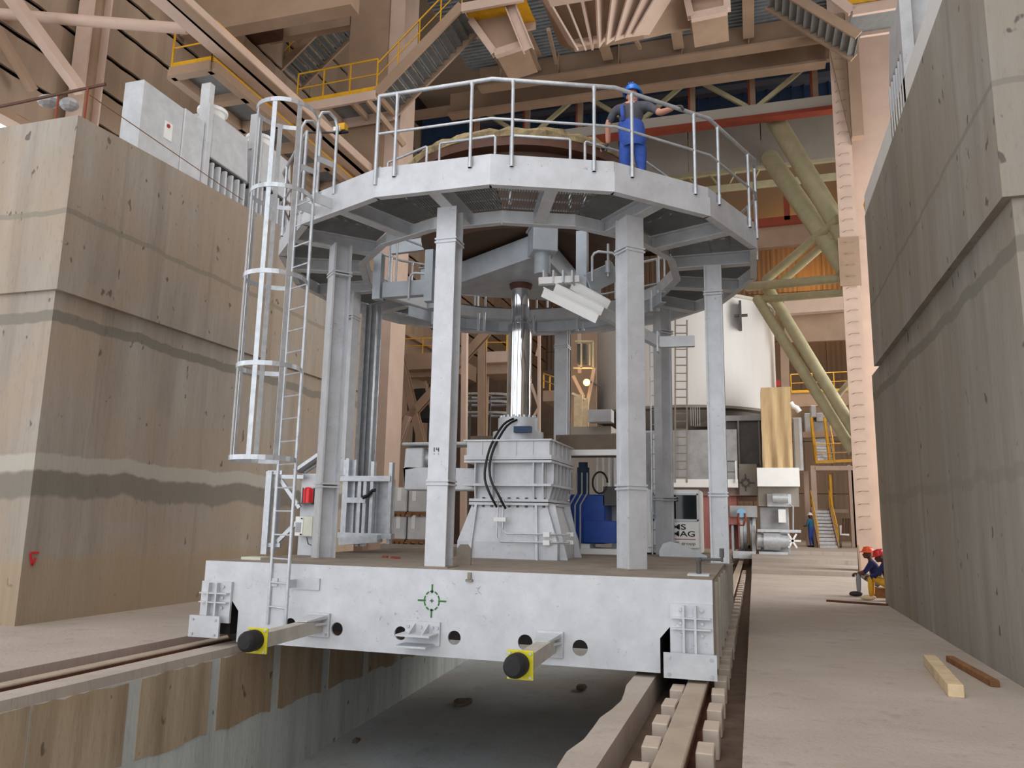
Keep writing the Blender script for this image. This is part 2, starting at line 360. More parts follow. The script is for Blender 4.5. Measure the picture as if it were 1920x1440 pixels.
# ---------------------------------------------------------------- rails and clamp blocks
def rail(name, xc, w, label, zt=0.0, sidem=None):
    t = thing(name, (xc, 0, -.25), label, 'rail')
    b = B(); b.prism([(-w * .75, 0), (w * .75, 0), (w * .75, .03), (.03, .07), (.03, .13), (w / 2, .16), (w / 2, .20), (-w / 2, .20), (-w / 2, .16), (-.03, .13), (-.03, .07), (-w * .75, .03)], (xc, -10, -.25), (1, 0, 0), (0, 0, 1), (0, 1, 0), 76)
    b.obj('rail_web', sidem or RUST, t)
    h = B(); h.box(xc - w / 2, xc + w / 2, -10, 66, -.05, zt); h.obj('rail_head', mat('worn_rail_head', (186, 170, 152), .7, .1, 3, .12), t, bevel=.01); return t
rr = rail('crane_rail', -.61, .2, 'right-hand flat-topped crane rail between rows of clamp blocks')
rail('crane_rail', -6.88, .16, 'left-hand rusty crane rail in the trench under the tall left wall', -.02)
def nth(k):
    one_ = ['first', 'second', 'third', 'fourth', 'fifth', 'sixth', 'seventh', 'eighth', 'ninth', 'tenth', 'eleventh', 'twelfth', 'thirteenth', 'fourteenth', 'fifteenth', 'sixteenth', 'seventeenth', 'eighteenth', 'nineteenth', 'twentieth']
    return one_[k] if k < 20 else ('thirtieth' if k == 29 else ('twenty-' if k < 29 else 'thirty-') + one_[(k - 20) % 10])
blkm = mat('dusty_clamp_block', (200, 184, 168), .9, 0, 4, .1)
b0 = B(); b0.box(-.065, .065, -.16, .16, 0, .23); blk = b0.obj('clamp_block', blkm, bevel=.008, loc=(0, 0, 0)); first = True
n = 0
for side, xc in (('L', -.795), ('R', -.395)):
    for k in range(5 if side == 'L' else 36):
        y = 5.62 + .70 * k + (0 if side == 'R' else .04)
        if n == 0: o = blk
        else: o = blk.copy(); COL.objects.link(o)
        n += 1; o.location = (xc + random.uniform(-.008, .008), y + random.uniform(-.02, .02), -.26); o.rotation_euler[2] = random.uniform(-.04, .04)
        tag(o, 'dusty rail clamp block on the %s side of the right-hand rail, %s from the camera' % (('pit', 'walkway')[side == 'R'], nth(k)), 'clamp block', 'rail clamp blocks')
# ---------------------------------------------------------------- transfer car
CX, CY = -3.72, 12.38
CL, CR, CF, CBK, CZ = -6.74, -.44, 8.70, 16.2, 1.02
car = thing('transfer_car', (-3.6, 8.7, 0), 'large silver rail car carrying the ring platform on columns', 'rail car')
def filled(name, outer, holes, y, depth, m, parent):
    """Plate in the XZ plane with real round holes (filled 2D curve turned to mesh)."""
    cu = bpy.data.curves.new(name, 'CURVE'); cu.dimensions = '2D'; cu.fill_mode = 'BOTH'; cu.extrude = depth / 2
    for pts in [outer] + [[(hx + hr * math.cos(2 * PI * k / 24), hz + hr * math.sin(2 * PI * k / 24)) for k in range(24)] for hx, hz, hr in holes]:
        sp = cu.splines.new('POLY'); sp.points.add(len(pts) - 1); sp.use_cyclic_u = True
        for q, (a, c) in zip(sp.points, pts): q.co = (a, c, 0, 1)
    tmp = bpy.data.objects.new(name + 'x', cu); COL.objects.link(tmp)
    me = bpy.data.meshes.new_from_object(tmp.evaluated_get(bpy.context.evaluated_depsgraph_get()))
    bpy.data.objects.remove(tmp); bpy.data.curves.remove(cu)
    off = V((0, 0, 0)); q = parent
    while q: off += q.location; q = q.parent
    for v in me.vertices:
        a, c, e = v.co; v.co = V((a, y + depth / 2 - e - depth / 2 + depth / 2, c)) - off
    me.update(); o = bpy.data.objects.new(name, me); COL.objects.link(o); o.parent = parent; me.materials.clear(); me.materials.append(m); return o
outl = [(CL, CZ), (CL, .56), (-6.32, .56), (-6.2, .42), (-6.2, .05), (-.99, .05), (-.99, .40), (-.88, .53), (CR, .53), (CR, CZ)]
holes = [(-4.81, .28, .078), (-3.98, .28, .078), (-3.31, .27, .078), (-2.47, .27, .085), (-1.85, .25, .085), (-5.45, .30, .075)]
filled('front_plate', outl, holes, CF - .01, .03, SIL, car)
b = B(); b.box(CL, CR, CF + .02, CBK, CZ - .03, CZ); b.obj('deck_plate', DUSTY, car)
b = B(); b.box(CR - .02, CR, CF + .02, CBK, .02, CZ - .03)
for k in range(9): b.box(CR, CR + .03, CF + .5 + k * .8, CF + .53 + k * .8, .05, CZ - .05)
b.obj('side_plate', mat('dusty_side_plate', (176, 168, 156), .8, 0, 3, .12), car)
b = B(); b.box(CL, CL + .02, CF + .02, CBK, .3, CZ - .03); b.obj('side_plate', SILG, car)
b = B(); b.box(CL, CR, CBK - .03, CBK, .05, CZ - .03); b.obj('rear_plate', SILG, car)
b = B()
for yy in (9.5, 11, 13, 15): b.box(CL + .5, CR - .6, yy, yy + .03, .12, CZ - .03)
b.box(CL + .56, CL + .6, CF + .02, CBK, .06, CZ - .03); b.box(CR - .6, CR - .56, CF + .02, CBK, .06, CZ - .03)
b.split('inner_girder', DGREY, car)
for sx, xa, xb in ((1, -.88, -.44), (-1, -6.74, -6.3)):         # end carriages with rail guards
    b = B(); b.box(xa, xb, CF - .05, CF - .015, .27, .77); xm = (xa + xb) / 2
    for xk in (xm - .075, xm + .045): b.box(xk - .012, xk + .012, CF - .12, CF - .05, .27, .755)
    for zk in (.63, .52): b.box(xa + .02, xb - .02, CF - .115, CF - .05, zk - .008, zk + .008)
    e = b.obj('end_carriage', SIL, car)
    b = B()
    for xk in (xa + .11, xb - .11):
        for zk in (.71, .575, .455): b.tube((xk, CF - .075, zk), (xk, CF - .05, zk), .018, 6)
    b.obj('bolt', GALV, e)
    b = B(); s0, s1, z0, z1 = (xa - .06, xb + .035, .035, .285) if sx > 0 else (-6.80, -6.36, .10, .36)
    b.box(s0, s1, CF - .16, CF - .13, z0, z1); b.box(s0 + .08, s1 - .08, CF - .13, CF - .04, z0 + .06, z0 + .1); gsh = b.obj('rail_guard', SILG, car)
    b = B()
    for xk in (s0 + .055, s1 - .055):
        for zk in (z0 + .04, z1 - .045): b.tube((xk, CF - .175, zk), (xk, CF - .16, zk), .018, 6)
    b.obj('bolt', GALV, gsh)
    b = B(); b.box(xa + .03, xb - .05, CF + .05, CF + 1.4, .12, .55); b.obj('wheel_box', DARK, car)
    b = B(); b.tube((xm + .03 - .07, CF + .45, .16), (xm + .03 + .07, CF + .45, .16), .17, 20); b.obj('wheel', DGREY, car)
for xb_, zb_, xe, ye, ze in ((-5.05, .33, -5.05, 7.45, .30), (-2.18, .28, -2.10, 7.25, .29)):
    t = B(); t.box(xb_ - .15, xb_ + .15, CF - .05, CF - .015, zb_ - .15, zb_ + .13)
    t = t.obj('buffer_arm', SILG, car, bevel=.006)
    b = B(); b.bar((xb_, CF - .04, zb_ - .01), (xe, ye, ze), .15, .15); b.obj('square_tube', mat('dusty_silver', (196, 190, 180), .6, .1, 6, .15), t)
    b = B()
    b.hexa([(xb_ - .13, CF - .05, zb_ + .065), (xb_ + .13, CF - .05, zb_ + .065), (xb_ + .075, CF - .42, zb_ + .065), (xb_ - .075, CF - .42, zb_ + .065), (xb_ - .13, CF - .05, zb_ + .11), (xb_ + .13, CF - .05, zb_ + .11), (xb_ + .075, CF - .42, zb_ + .075), (xb_ - .075, CF - .42, zb_ + .075)])
    b.prism([(0, 0), (.14, 0), (0, -.38)], (xb_, CF - .05, zb_), (1, 0, 0), (0, 1, 0), (0, 0, 1), .03); b.split('gusset', SILG, t)
    b = B()
    for dx in (-.12, .12):
        for dz in (-.11, .09): b.tube((xb_ + dx, CF - .075, zb_ + dz), (xb_ + dx, CF - .05, zb_ + dz), .016, 6)
    b.obj('bolt', GALV, t)
    b = B(); b.box(xe - .125, xe + .125, ye - .02, ye, ze - .13, ze + .13); pl = b.obj('buffer_plate', YELB, car, bevel=.004)
    b = B()
    for dx in (-.10, .10):
        for dz in (-.105, .105): b.tube((xe + dx, ye - .035, ze + dz), (xe + dx, ye - .02, ze + dz), .014, 6)
    b.obj('bolt', GALV, pl)
    b = B(); prof = [(0, 0), (.10, 0), (.108, .03), (.108, .14), (.098, .18), (.07, .205), (0, .21)]
    b.lathe((0, 0, 0), prof, 24)
    for v in b.m.verts: v.co = V((xe - .01 + v.co.x, ye - .02 - v.co.z, ze + .01 + v.co.y))
    b.obj('rubber_bumper', RUB, car, smooth=.6)
# coupling bracket
b = B(); xc, zc = -3.69, .29
b.box(xc - .22, xc + .21, CF - .04, CF - .015, zc - .12, zc + .14); cb = b.obj('coupling_bracket', SIL, car)
b = B()
for dx in (-.11, .06): b.prism([(0, 0), (0, .10), (-.2, 0)], (xc + dx, CF - .04, zc + .02), (0, 1, 0), (0, 0, 1), (1, 0, 0), .02)
b.box(xc - .22, xc + .19, CF - .30, CF - .04, zc - .0, zc + .02); b.box(xc - .22, xc + .15, CF - .30, CF - .04, zc - .12, zc - .10); b.split('shelf_plate', SILG, cb)
b = B()
for dx in (-.18, -.02, .12, .18): b.tube((xc + dx, CF - .06, zc + .08), (xc + dx, CF - .04, zc + .08), .02, 6)
b.obj('bolt', GALV, cb)
# green alignment mark: broken ring with four ticks
b = B(); mx, mz = -3.60, .665; yy = CF - .013
for k in range(10):
    a0 = 2 * PI * k / 10 + .12
    for j in range(3):
        a, c = a0 + .15 * j, a0 + .15 * (j + 1); R1, R2 = .085, .10
        b.prism([(R1 * math.cos(a), R1 * 1.15 * math.sin(a)), (R2 * math.cos(a), R2 * 1.15 * math.sin(a)), (R2 * math.cos(c), R2 * 1.15 * math.sin(c)), (R1 * math.cos(c), R1 * 1.15 * math.sin(c))], (mx, yy, mz), (1, 0, 0), (0, 0, 1), (0, -1, 0), .003)
for dx, dz, hx, hz in ((-.125, 0, .05, .009), (.13, 0, .05, .009), (0, .135, .009, .05), (0, -.14, .009, .05), (0, 0, .022, .005), (0, 0, .005, .022)):
    b.box(mx + dx - hx, mx + dx + hx, yy - .003, yy, mz + dz - hz, mz + dz + hz)
b.obj('alignment_mark', GREEN, car)
b = B(); b.box(-3.16, -3.12, CF - .04, CF - .01, .93, 1.0); b.box(-3.18, -3.10, CF - .05, CF - .01, .9, .925); b.obj('small_clip', DUSTY, car)
# crank jack on the right front corner, plate on the left corner
t = B(); t.box(-.74, -.50, 9.25, 9.50, CZ, CZ + .02); ck = t.obj('screw_jack', SILG, car)
b = B(); b.tube((-.62, 9.38, CZ + .02), (-.62, 9.38, CZ + .16), .028, 10); b.tube((-.62, 9.38, CZ + .16), (-.62, 9.38, CZ + .2), .04, 8); b.tube((-.62, 9.38, CZ + .185), (-.36, 9.34, CZ + .185), .016, 8); b.tube((-.36, 9.34, CZ + .16), (-.36, 9.34, CZ + .3), .014, 8); b.tube((-.36, 9.34, CZ + .21), (-.36, 9.34, CZ + .31), .026, 8); b.obj('crank_handle', DGREY, ck)
b = B(); b.box(-6.55, -6.25, 9.15, 9.4, CZ, CZ + .035); b.obj('cover_plate', CREAM, car)
# lifting lugs on the deck
for (lx, ly, s) in ((-1.30, 14.3, 1), (-3.62, 9.75, -1)):
    b = B(); poly = [(-.32, 0), (-.32, .10), (-.26, .22), (-.14, .26), (0, .24), (.5, .03), (.5, 0)] if s > 0 else [(-.1, 0), (-.1, .2), (-.05, .26), (.05, .26), (.1, .2), (.1, 0)]
    b.prism(poly, (lx, ly, CZ), (1, 0, 0), (0, 0, 1), (0, 1, 0), .03); b.obj('lifting_lug', DUSTY if s < 0 else SILG, car)
for k, (px, py) in enumerate(((722, 1046), (738, 1047), (745, 1048))):
    p = at(px, py, z=CZ); b = B(); b.obox((p.x, p.y, CZ + .015), (1, .2 * k, 0), (-.2 * k, 1, 0), (0, 0, 1), .04, .02, .015)
    tag(b.obj('scrap_bit', REDB), ['dark scrap bit lying on the car deck, farthest from the white column', 'rust-red scrap bit lying on the deck between two other scraps', 'rust-red scrap bit on the deck nearest the front white column'][k], 'scrap')
# ---------------------------------------------------------------- ring platform on columns
def PO(a, r_, z_): a = math.radians(a); return V((CX + r_ * math.cos(a), CY + r_ * math.sin(a), z_))
def rad(a): a = math.radians(a); return V((math.cos(a), math.sin(a), 0))
plat = thing('ring_platform', (CX, CY, CZ), 'silver sixteen-sided ring platform on eight columns above the car', 'platform')
ZB, ZD, RO, RI, RC = 5.64, 5.89, 3.97, 2.62, 3.22
fac = [-90 + 22.5 * k for k in range(16)]
for a in (-90, -46, 0, 48, 90, 135, 180, -132.5):
    dr = rad(a); tg = V((-dr.y, dr.x, 0)); b = B(); c0 = PO(a, RC if a != -132.5 else 3.15, 0)
    z0 = CZ if a != 180 else 2.3
    h = (ZB - z0) / 2; zc = (ZB + z0) / 2
    boxed = a in (0, 48, -46)
    fw = .105 if a == 48 else .135
    for k in (1, -1): b.obox(c0 + dr * k * .12 + V((0, 0, zc)), dr, tg, (0, 0, 1), .014, fw, h)
    b.obox(c0 + V((0, 0, zc)), dr, tg, (0, 0, 1), .11, (fw - .025) if boxed else .012, h)
    co = b.obj('column', SIL, plat)
    bands_ = []
    for zz in (2.02, 5.16):
        if zz > z0: b = B(); bands_.append(b); b.obox(c0 + V((0, 0, zz)), dr, tg, (0, 0, 1), .15, .15, .012); b.obox(c0 + V((0, 0, zz + .045)), dr, tg, (0, 0, 1), .15, .15, .012)
    b.split('splice_band', SIL, co) if False else [bb.obj('splice_band', SIL, co) for bb in bands_]
    b = B(); zz = z0 + .006; b.obox(c0 + V((0, 0, zz)), dr, tg, (0, 0, 1), .19, .19, .006); b.obj('base_plate', DUSTY, co)
# painted number on the front column
nb = B(); q0 = PO(-90, RC, 0) + V((-.02, -.137, 0))
for x0, x1, z0, z1 in ((-.045, -.03, 2.42, 2.475), (-.012, .0, 2.445, 2.475), (.015, .027, 2.42, 2.475), (-.012, .027, 2.443, 2.452), (-.045, -.03, 2.39, 2.40), (.015, .027, 2.39, 2.40)):
    nb.box(q0.x + x0, q0.x + x1, q0.y, q0.y + .004, z0, z1)
nb.obj('paint_mark', DGREY, plat)
for a in fac:                                                   # radial beams
    dr = rad(a); tg = V((-dr.y, dr.x, 0)); b = B()
    b.hbeam(PO(a, RI * .985, (ZB + ZD) / 2 - .02), PO(a, RO * .975, (ZB + ZD) / 2 - .02), .16, ZD - ZB - .04, .016)
    b.obj('radial_beam', SILG, plat)
    # inner ring segment, fascia, toe plate, grating
    i0, i1 = PO(a - 11.25, RI, 0), PO(a + 11.25, RI, 0); o0, o1 = PO(a - 11.25, RO, 0), PO(a + 11.25, RO, 0)
    def plate(b, p, q, z0, z1, t, out):
        n_ = dr * out; b.hexa([p + V((0, 0, z0)), q + V((0, 0, z0)), q + n_ * t + V((0, 0, z0)), p + n_ * t + V((0, 0, z0)), p + V((0, 0, z1)), q + V((0, 0, z1)), q + n_ * t + V((0, 0, z1)), p + n_ * t + V((0, 0, z1))])
    b = B(); plate(b, i0, i1, ZB, ZD - .04, .016, -1); plate(b, i0, i1, ZB - .012, ZB, .11, 1); b.obj('inner_ring_plate', SILG, plat)
    b = B(); plate(b, o0, o1, ZB, ZD, .016, -1); plate(b, o0, o1, ZB - .012, ZB, .10, -1); b.obj('fascia_plate', SIL, plat)
    if a != -112.5:
        s0, s1 = PO(a - 11.25, RO - .03, 0), PO(a + 11.25, RO - .03, 0); b = B(); plate(b, s0, s1, ZD + .014, ZD + .15, .008, -1); b.obj('toe_plate', SIL, plat)
    b = B(); c = math.cos(math.radians(11.25)); tn = math.tan(math.radians(11.25)); r1 = RO * c - .05; k = -int(r1 * tn / .036)
    while k * .036 < r1 * tn - .02:
        t = k * .036; ra = max(RI * c + .01, abs(t) / tn)
        if r1 - ra > .05 and abs(t) > .07:
            b.obox(V((CX, CY, 0)) + dr * (ra + r1) / 2 + tg * t + V((0, 0, ZD - .02)), dr, tg, (0, 0, 1), (r1 - ra) / 2, .0035, .018)
        k += 1
    for rr_ in (RI * c + .03, RI * c + .33, RI * c + .63, RI * c + .93, r1 - .02):
        for sg in (-1, 1): b.obox(V((CX, CY, 0)) + dr * rr_ + tg * sg * (rr_ * tn + .07) / 2 + V((0, 0, ZD - .015)), dr, tg, (0, 0, 1), .003, (rr_ * tn - .08) / 2, .012)
    b.obj('grating_panel', GRAT, plat)
for k, a in enumerate(fac):                                       # low grab rails around the opening
    dr = rad(a); tg = V((-dr.y, dr.x, 0)); r_ = RI + .06; p = V((CX, CY, 0)) + dr * r_; hw = .42
    b = B(); b.path([p - tg * hw + V((0, 0, ZD)), p - tg * hw + V((0, 0, ZD + 1.01)), p - tg * (hw - .02) + V((0, 0, ZD + 1.03)), p + tg * (hw - .02) + V((0, 0, ZD + 1.03)), p + tg * hw + V((0, 0, ZD + 1.01)), p + tg * hw + V((0, 0, ZD))], .02, 8)
    b.obj('grab_rail', GALV, plat, smooth=1)
gr = thing('guard_rail', (CX, CY, ZD), 'light grey pipe guard rail around the outer edge of the ring platform', 'railing')
ZT = ZD + 1.13
vtx = [a - 11.25 for a in fac]
order = [-101.25 + 22.5 * k for k in range(16)]               # from one side of the ladder gap round to the other
ring = lambda z_: [PO(a, RO + .01, z_) for a in order]
b = B(); b.path(ring(ZT), .027, 10); b.obj('top_rail', GALV, gr, smooth=1)
b = B(); b.path(ring(ZD + .60), .018, 8); b.obj('middle_rail', GALV, gr, smooth=1)
for a0, a1 in zip(order, order[1:]):
    p, q = PO(a0, RO + .012, 0), PO(a1, RO + .012, 0)
    for t in (.17, .83):
        c = p.lerp(q, t); b = B(); b.tube(c + V((0, 0, ZD - .02)), c + V((0, 0, ZT - .06)), .022, 8); b.tube(c + V((0, 0, ZT - .06)), c + V((0, 0, ZT - .01)), .022, 8, .034)
        b.tube(c + V((0, 0, ZD - .02)), c + V((0, 0, ZD + .12)), .028, 8); b.obj('post', GALV, gr, smooth=1)
for a in (-101.25, -123.75):
    c = PO(a, RO + .01, 0); b = B(); b.tube(c + V((0, 0, ZD - .1)), c + V((0, 0, ZT)), .026, 8); b.obj('post', GALV, gr, smooth=1)
# ---------------------------------------------------------------- caged ladder
lad = thing('caged_ladder', (-5.58, 8.6, .28), 'tall silver ladder with a hooped safety cage at the car front', 'ladder')
rd = V((.917, -.40, 0)).normalized(); od = V((-.40, -.917, 0)).normalized(); mid = V((-5.585, 8.6, 0)); hw = .19
for s in (-1, 1):
    c = mid + rd * hw * s; b = B(); b.path([c + V((0, 0, .29)), c + V((0, 0, 6.86)), c - od * .05 + V((0, 0, 6.97)), c - od * .16 + V((0, 0, 7.02)), c - od * .27 + V((0, 0, 6.97)), c - od * .31 + V((0, 0, 6.86)), c - od * .31 + V((0, 0, ZD))], .022, 8); b.obj('stringer', GALV, lad, smooth=1)
z_ = .5
while z_ < 5.9:
    b = B(); b.tube(mid - rd * hw + V((0, 0, z_)), mid + rd * hw + V((0, 0, z_)), .011, 6); b.obj('rung', GALV, lad); z_ += .29
hc = mid + od * .36; hR = .385
for zh in (2.28, 3.41, 4.56, 5.68, 6.84):
    b = B(); pts = []
    for k in range(21):
        a = math.radians(-128 + 256 * k / 20); pts.append(hc + (od * math.cos(a) + rd * math.sin(a)) * hR)
    pts = [mid - rd * hw] + pts + [mid + rd * hw]
    for p, q in zip(pts, pts[1:]): b.bar(p + V((0, 0, zh)), q + V((0, 0, zh)), .008, .058)
    b.obj('cage_hoop', GALV, lad)
for a in (-110, -62, -14, 34, 82):
    a = math.radians(a); u = od * math.cos(a) + rd * math.sin(a); p = hc + u * (hR - .008); b = B(); b.obox(p + V((0, 0, 4.56)), u, V((-u.y, u.x, 0)), (0, 0, 1), .004, .03, 2.3); b.obj('cage_strap', GALV, lad)
b = B(); c = mid + rd * hw; b.box(c.x, c.x + .34, CF - .03, CF - .015, .72, .86); b.bar(c + V((0, 0, .79)), (c.x + .02, CF - .02, .79), .01, .1); c = mid - rd * hw; b.bar(c + V((0, 0, .79)), (c.x + .1, CF - .02, .79), .01, .1); b.split('wall_bracket', SILG, lad)
b = B()
for s in (-1, 1): c = mid + rd * hw * s; b.bar(c + V((0, 0, 5.75)), c - od * .3 + V((0, 0, 5.75)), .012, .14); b.bar(c + V((0, 0, 6.3)), c - od * .31 + V((0, 0, 6.3)), .01, .08)
b.split('top_bracket', SILG, lad)
# ---------------------------------------------------------------- hydraulic lift
HX, HY = -3.63, 12.42
lift = thing('hydraulic_lift', (HX, HY, CZ), 'white ribbed pedestal with a chrome telescopic lifting cylinder', 'lifting cylinder')
def frust(b, x0, x1, y0, y1, z0, z1, dx, dy):
    return b.hexa([(HX + x0, HY + y0, z0), (HX + x1, HY + y0, z0), (HX + x1, HY + y1, z0), (HX + x0, HY + y1, z0), (HX + x0 + dx, HY + y0 + dy, z1), (HX + x1 - dx, HY + y0 + dy, z1), (HX + x1 - dx, HY + y1 - dy, z1), (HX + x0 + dx, HY + y1 - dy, z1)])
b = B(); frust(b, -.80, .80, -.78, .78, CZ, 1.27, 0, 0); frust(b, -.80, .80, -.78, .78, 1.27, 1.83, .19, .10)
lb = b.obj('pedestal', SIL, lift)
b = B()
for s in (-.58, .5):
    b.hexa([(HX + s - .02, HY - .86, CZ), (HX + s + .02, HY - .86, CZ), (HX + s + .02, HY - .6, CZ), (HX + s - .02, HY - .6, CZ), (HX + s * .9 - .02, HY - .75, 1.84), (HX + s * .9 + .02, HY - .75, 1.84), (HX + s * .9 + .02, HY - .6, 1.84), (HX + s * .9 - .02, HY - .6, 1.84)])
for s in (-.6, .4): b.hexa([(HX + .75, HY + s - .02, CZ), (HX + .92, HY + s - .02, CZ), (HX + .92, HY + s + .02, CZ), (HX + .75, HY + s + .02, CZ), (HX + .55, HY + s - .02, 1.84), (HX + .72, HY + s - .02, 1.84), (HX + .72, HY + s + .02, 1.84), (HX + .55, HY + s + .02, 1.84)])
b.split('rib', SILG, lb)
b = B(); b.box(HX - .64, HX + .64, HY - .74, HY + .74, 1.83, 1.87); b.box(HX - .64, HX + .64, HY - .74, HY + .74, 1.885, 1.925); fl_ = b.obj('bolted_flange', SIL, lift)
b = B()
for k in range(9):
    for z0, z1 in ((1.80, 1.83), (1.925, 1.95)): b.tube((HX - .56 + .14 * k, HY - .69, z0), (HX - .56 + .14 * k, HY - .69, z1), .022, 6)
b.obj('bolt', DGREY, fl_)
b = B(); b.box(HX - .58, HX + .58, HY - .66, HY + .66, 1.925, 2.50); mb = b.obj('cylinder_housing', SIL, lift)
b = B()
for zz in (2.14, 2.50): b.box(HX - .72, HX + .70, HY - .80, HY + .80, zz - .018, zz + .018)
for k, s in enumerate((-.55, -.27, .40, .55)):
    b.prism([(-.1, 1.925), (-.14, 2.2), (-.14, 2.5), (0, 2.5), (0, 1.925)], (HX + s, HY - .64, 0), (0, 1, 0), (0, 0, 1), (1, 0, 0), .02)
for s in (-.6, -.35, -.1, .15, .4, .6):
    b.prism([(.06, 1.925), (.13, 2.2), (.13, 2.5), (0, 2.5), (0, 1.925)], (HX + .56, HY + s, 0), (1, 0, 0), (0, 0, 1), (0, 1, 0), .02)
b.split('stiffener', SIL, mb)
b = B(); b.box(HX - .72, HX + .70, HY - .80, HY + .80, 2.53, 2.60); b.box(HX - .69, HX + .66, HY - .76, HY + .76, 2.60, 2.82); b.box(HX - .74, HX + .70, HY - .80, HY + .80, 2.82, 2.845)
for s in (-.44, -.17, .12, .39): b.box(HX + s, HX + s + .012, HY - .775, HY - .75, 2.6, 2.82)
for s in (-.6, -.3, 0, .3, .6): b.box(HX + .65, HX + .69, HY + s, HY + s + .02, 2.6, 2.82)
b.obj('top_box', SIL, lift)
b = B(); b.lathe((CX + .03, CY, 0), [(0, 2.845), (.42, 2.845), (.42, 3.03), (.345, 3.03), (.345, 3.06), (.335, 3.06), (.335, 3.26), (0, 3.26)], 36); cl_ = b.obj('cylinder_head', SILG, lift, smooth=.6)
b = B()
for k in range(20): a = 2 * PI * k / 20; b.tube((CX + .03 + .29 * math.cos(a), CY + .29 * math.sin(a), 3.26), (CX + .03 + .29 * math.cos(a), CY + .29 * math.sin(a), 3.30), .022, 6)
b.obj('bolt', GALV, cl_)
b = B(); b.lathe((CX + .03, CY, 0), [(.205, 3.24), (.205, 4.86), (.19, 4.87), (.15, 4.87)], 40); b.obj('lower_stage', CHROME, lift, smooth=.8)
b = B(); b.lathe((CX + .03, CY, 0), [(.155, 4.86), (.155, 5.5)], 40); b.obj('upper_stage', CHROME, lift, smooth=.8)
b = B(); b.lathe((CX + .03, CY, 0), [(.157, 5.48), (.17, 5.50), (.19, 5.52), (.19, 5.57), (.21, 5.58)], 32); b.obj('rod_collar', RUSTC, lift, smooth=.6)
for dx, zz, bx, by in ((0, 3.22, -.02, 0), (.06, 3.2, .06, .02)):    # two hoses hanging over the front
    p0 = V((CX + .05 + dx, CY - .36, zz))
    pts = [p0, p0 + V((-.12, -.16, -.12)), p0 + V((-.22, -.42, -.45)), p0 + V((-.27, -.52, -.75)), p0 + V((-.26 + bx * .5, -.56, -1.0)), p0 + V((-.17 + bx, -.58, -1.2)), p0 + V((-.10 + bx, -.52, -1.36)), p0 + V((-.08 + bx, -.46, -1.42))]
    fine = []
    for i in range(len(pts) - 1):
        a_, b_, c_, d_ = pts[max(i - 1, 0)], pts[i], pts[i + 1], pts[min(i + 2, len(pts) - 1)]
        for t in (0, .33, .66): fine.append(.5 * ((2 * b_) + (c_ - a_) * t + (2 * a_ - 5 * b_ + 4 * c_ - d_) * t * t + (3 * b_ - a_ - 3 * c_ + d_) * t ** 3))
    b = B(); b.path(fine + [pts[-1]], .019, 8); b.obj('hose', BLACK, lift, smooth=1)
b = B(); y0 = HY - .86
for dx, z1 in ((-.03, 1.28), (.06, 1.40)): b.path([(CX + dx, y0, 1.92), (CX + dx, y0 - .02, z1 + .06), (CX + dx + .06, y0 - .02, z1), (CX + .78, y0 + .02, z1), (CX + .95, y0 + .1, z1), (CX + 1.0, y0 + .7, z1)], .013, 6)
b.obj('steel_pipe', GALV, lift, smooth=1)
b = B()
for zz in (1.28, 1.40): b.box(CX + .70, CX + .80, y0 - .05, y0 + .05, zz - .035, zz + .035); b.box(CX + .93, CX + 1.04, y0 + .5, y0 + .6, zz - .03, zz + .03)
b.box(CX - .08, CX + .11, y0 - .05, y0 + .03, 1.58, 1.64); b.split('pipe_clamp', WHITE, lift)
b = B(); b.box(CX + .1, CX + .38, CY - .5, CY - .4, 2.98, 3.08); b.obj('valve_block', BLUED, lift)
# left arm with motor, right cross beam
b = B(); b.box(-5.55, -4.28, 12.0, 12.35, 2.06, 2.42); b.box(-5.55, -5.22, 12.0, 12.35, 2.42, 2.76); b.box(-5.6, -4.15, 11.95, 12.45, 2.80, 2.85); ar = b.obj('torque_arm', SIL, lift, bevel=.02)
b = B(); b.tube((-5.22, 12.2, 2.6), (-4.75, 12.2, 2.6), .13, 16); b.tube((-5.0, 12.2, 2.6), (-4.9, 12.2, 2.6), .145, 16); b.obj('motor', GALV, ar, smooth=.8)
b = B(); b.box(-3.3, -1.9, 13.4, 13.7, 2.72, 3.10); b.box(-4.9, -4.0, 13.4, 13.7, 2.72, 3.10); b.split('cross_beam', BROWN, lift)
b = B(); b.box(-3.3, -1.9, 13.34, 13.38, 2.73, 2.83); b.obj('white_ledge', WHITE, lift)
# ---------------------------------------------------------------- lifting table and converter bottom inside the ring
AX = CX + .03
tab = thing('lifting_table', (AX, CY, 5.35), 'grey-blue star-shaped lifting table on top of the chrome rod', 'lifting table')
STEEL = mat('blue_grey_steel', (182, 190, 198), .45, .3, 3, .12)
cor = [V((AX, CY, 0)) + rad(a) * 1.62 for a in (-62, 58, 178)]
b = B(); pl_ = []
for k in range(3):
    c, p, q = cor[k], cor[k - 1], cor[(k + 1) % 3]
    pl_ += [c + (p - c).normalized() * .25, c + (q - c).normalized() * .25]
b.prism([(v.x, v.y) for v in pl_], (0, 0, 5.575), (1, 0, 0), (0, 1, 0), (0, 0, 1), .02); b.obj('bottom_plate', STEEL, tab)
b = B(); b.prism([(v.x, v.y) for v in pl_], (0, 0, 5.93), (1, 0, 0), (0, 1, 0), (0, 0, 1), .02); b.obj('top_plate', STEEL, tab)
for k in range(3):
    p, q = cor[k], cor[(k + 1) % 3]; d_ = (q - p).normalized(); b = B(); b.bar(p + d_ * .2 + V((0, 0, 5.755)), q - d_ * .2 + V((0, 0, 5.755)), .03, .36); b.obj('side_web', STEEL, tab)
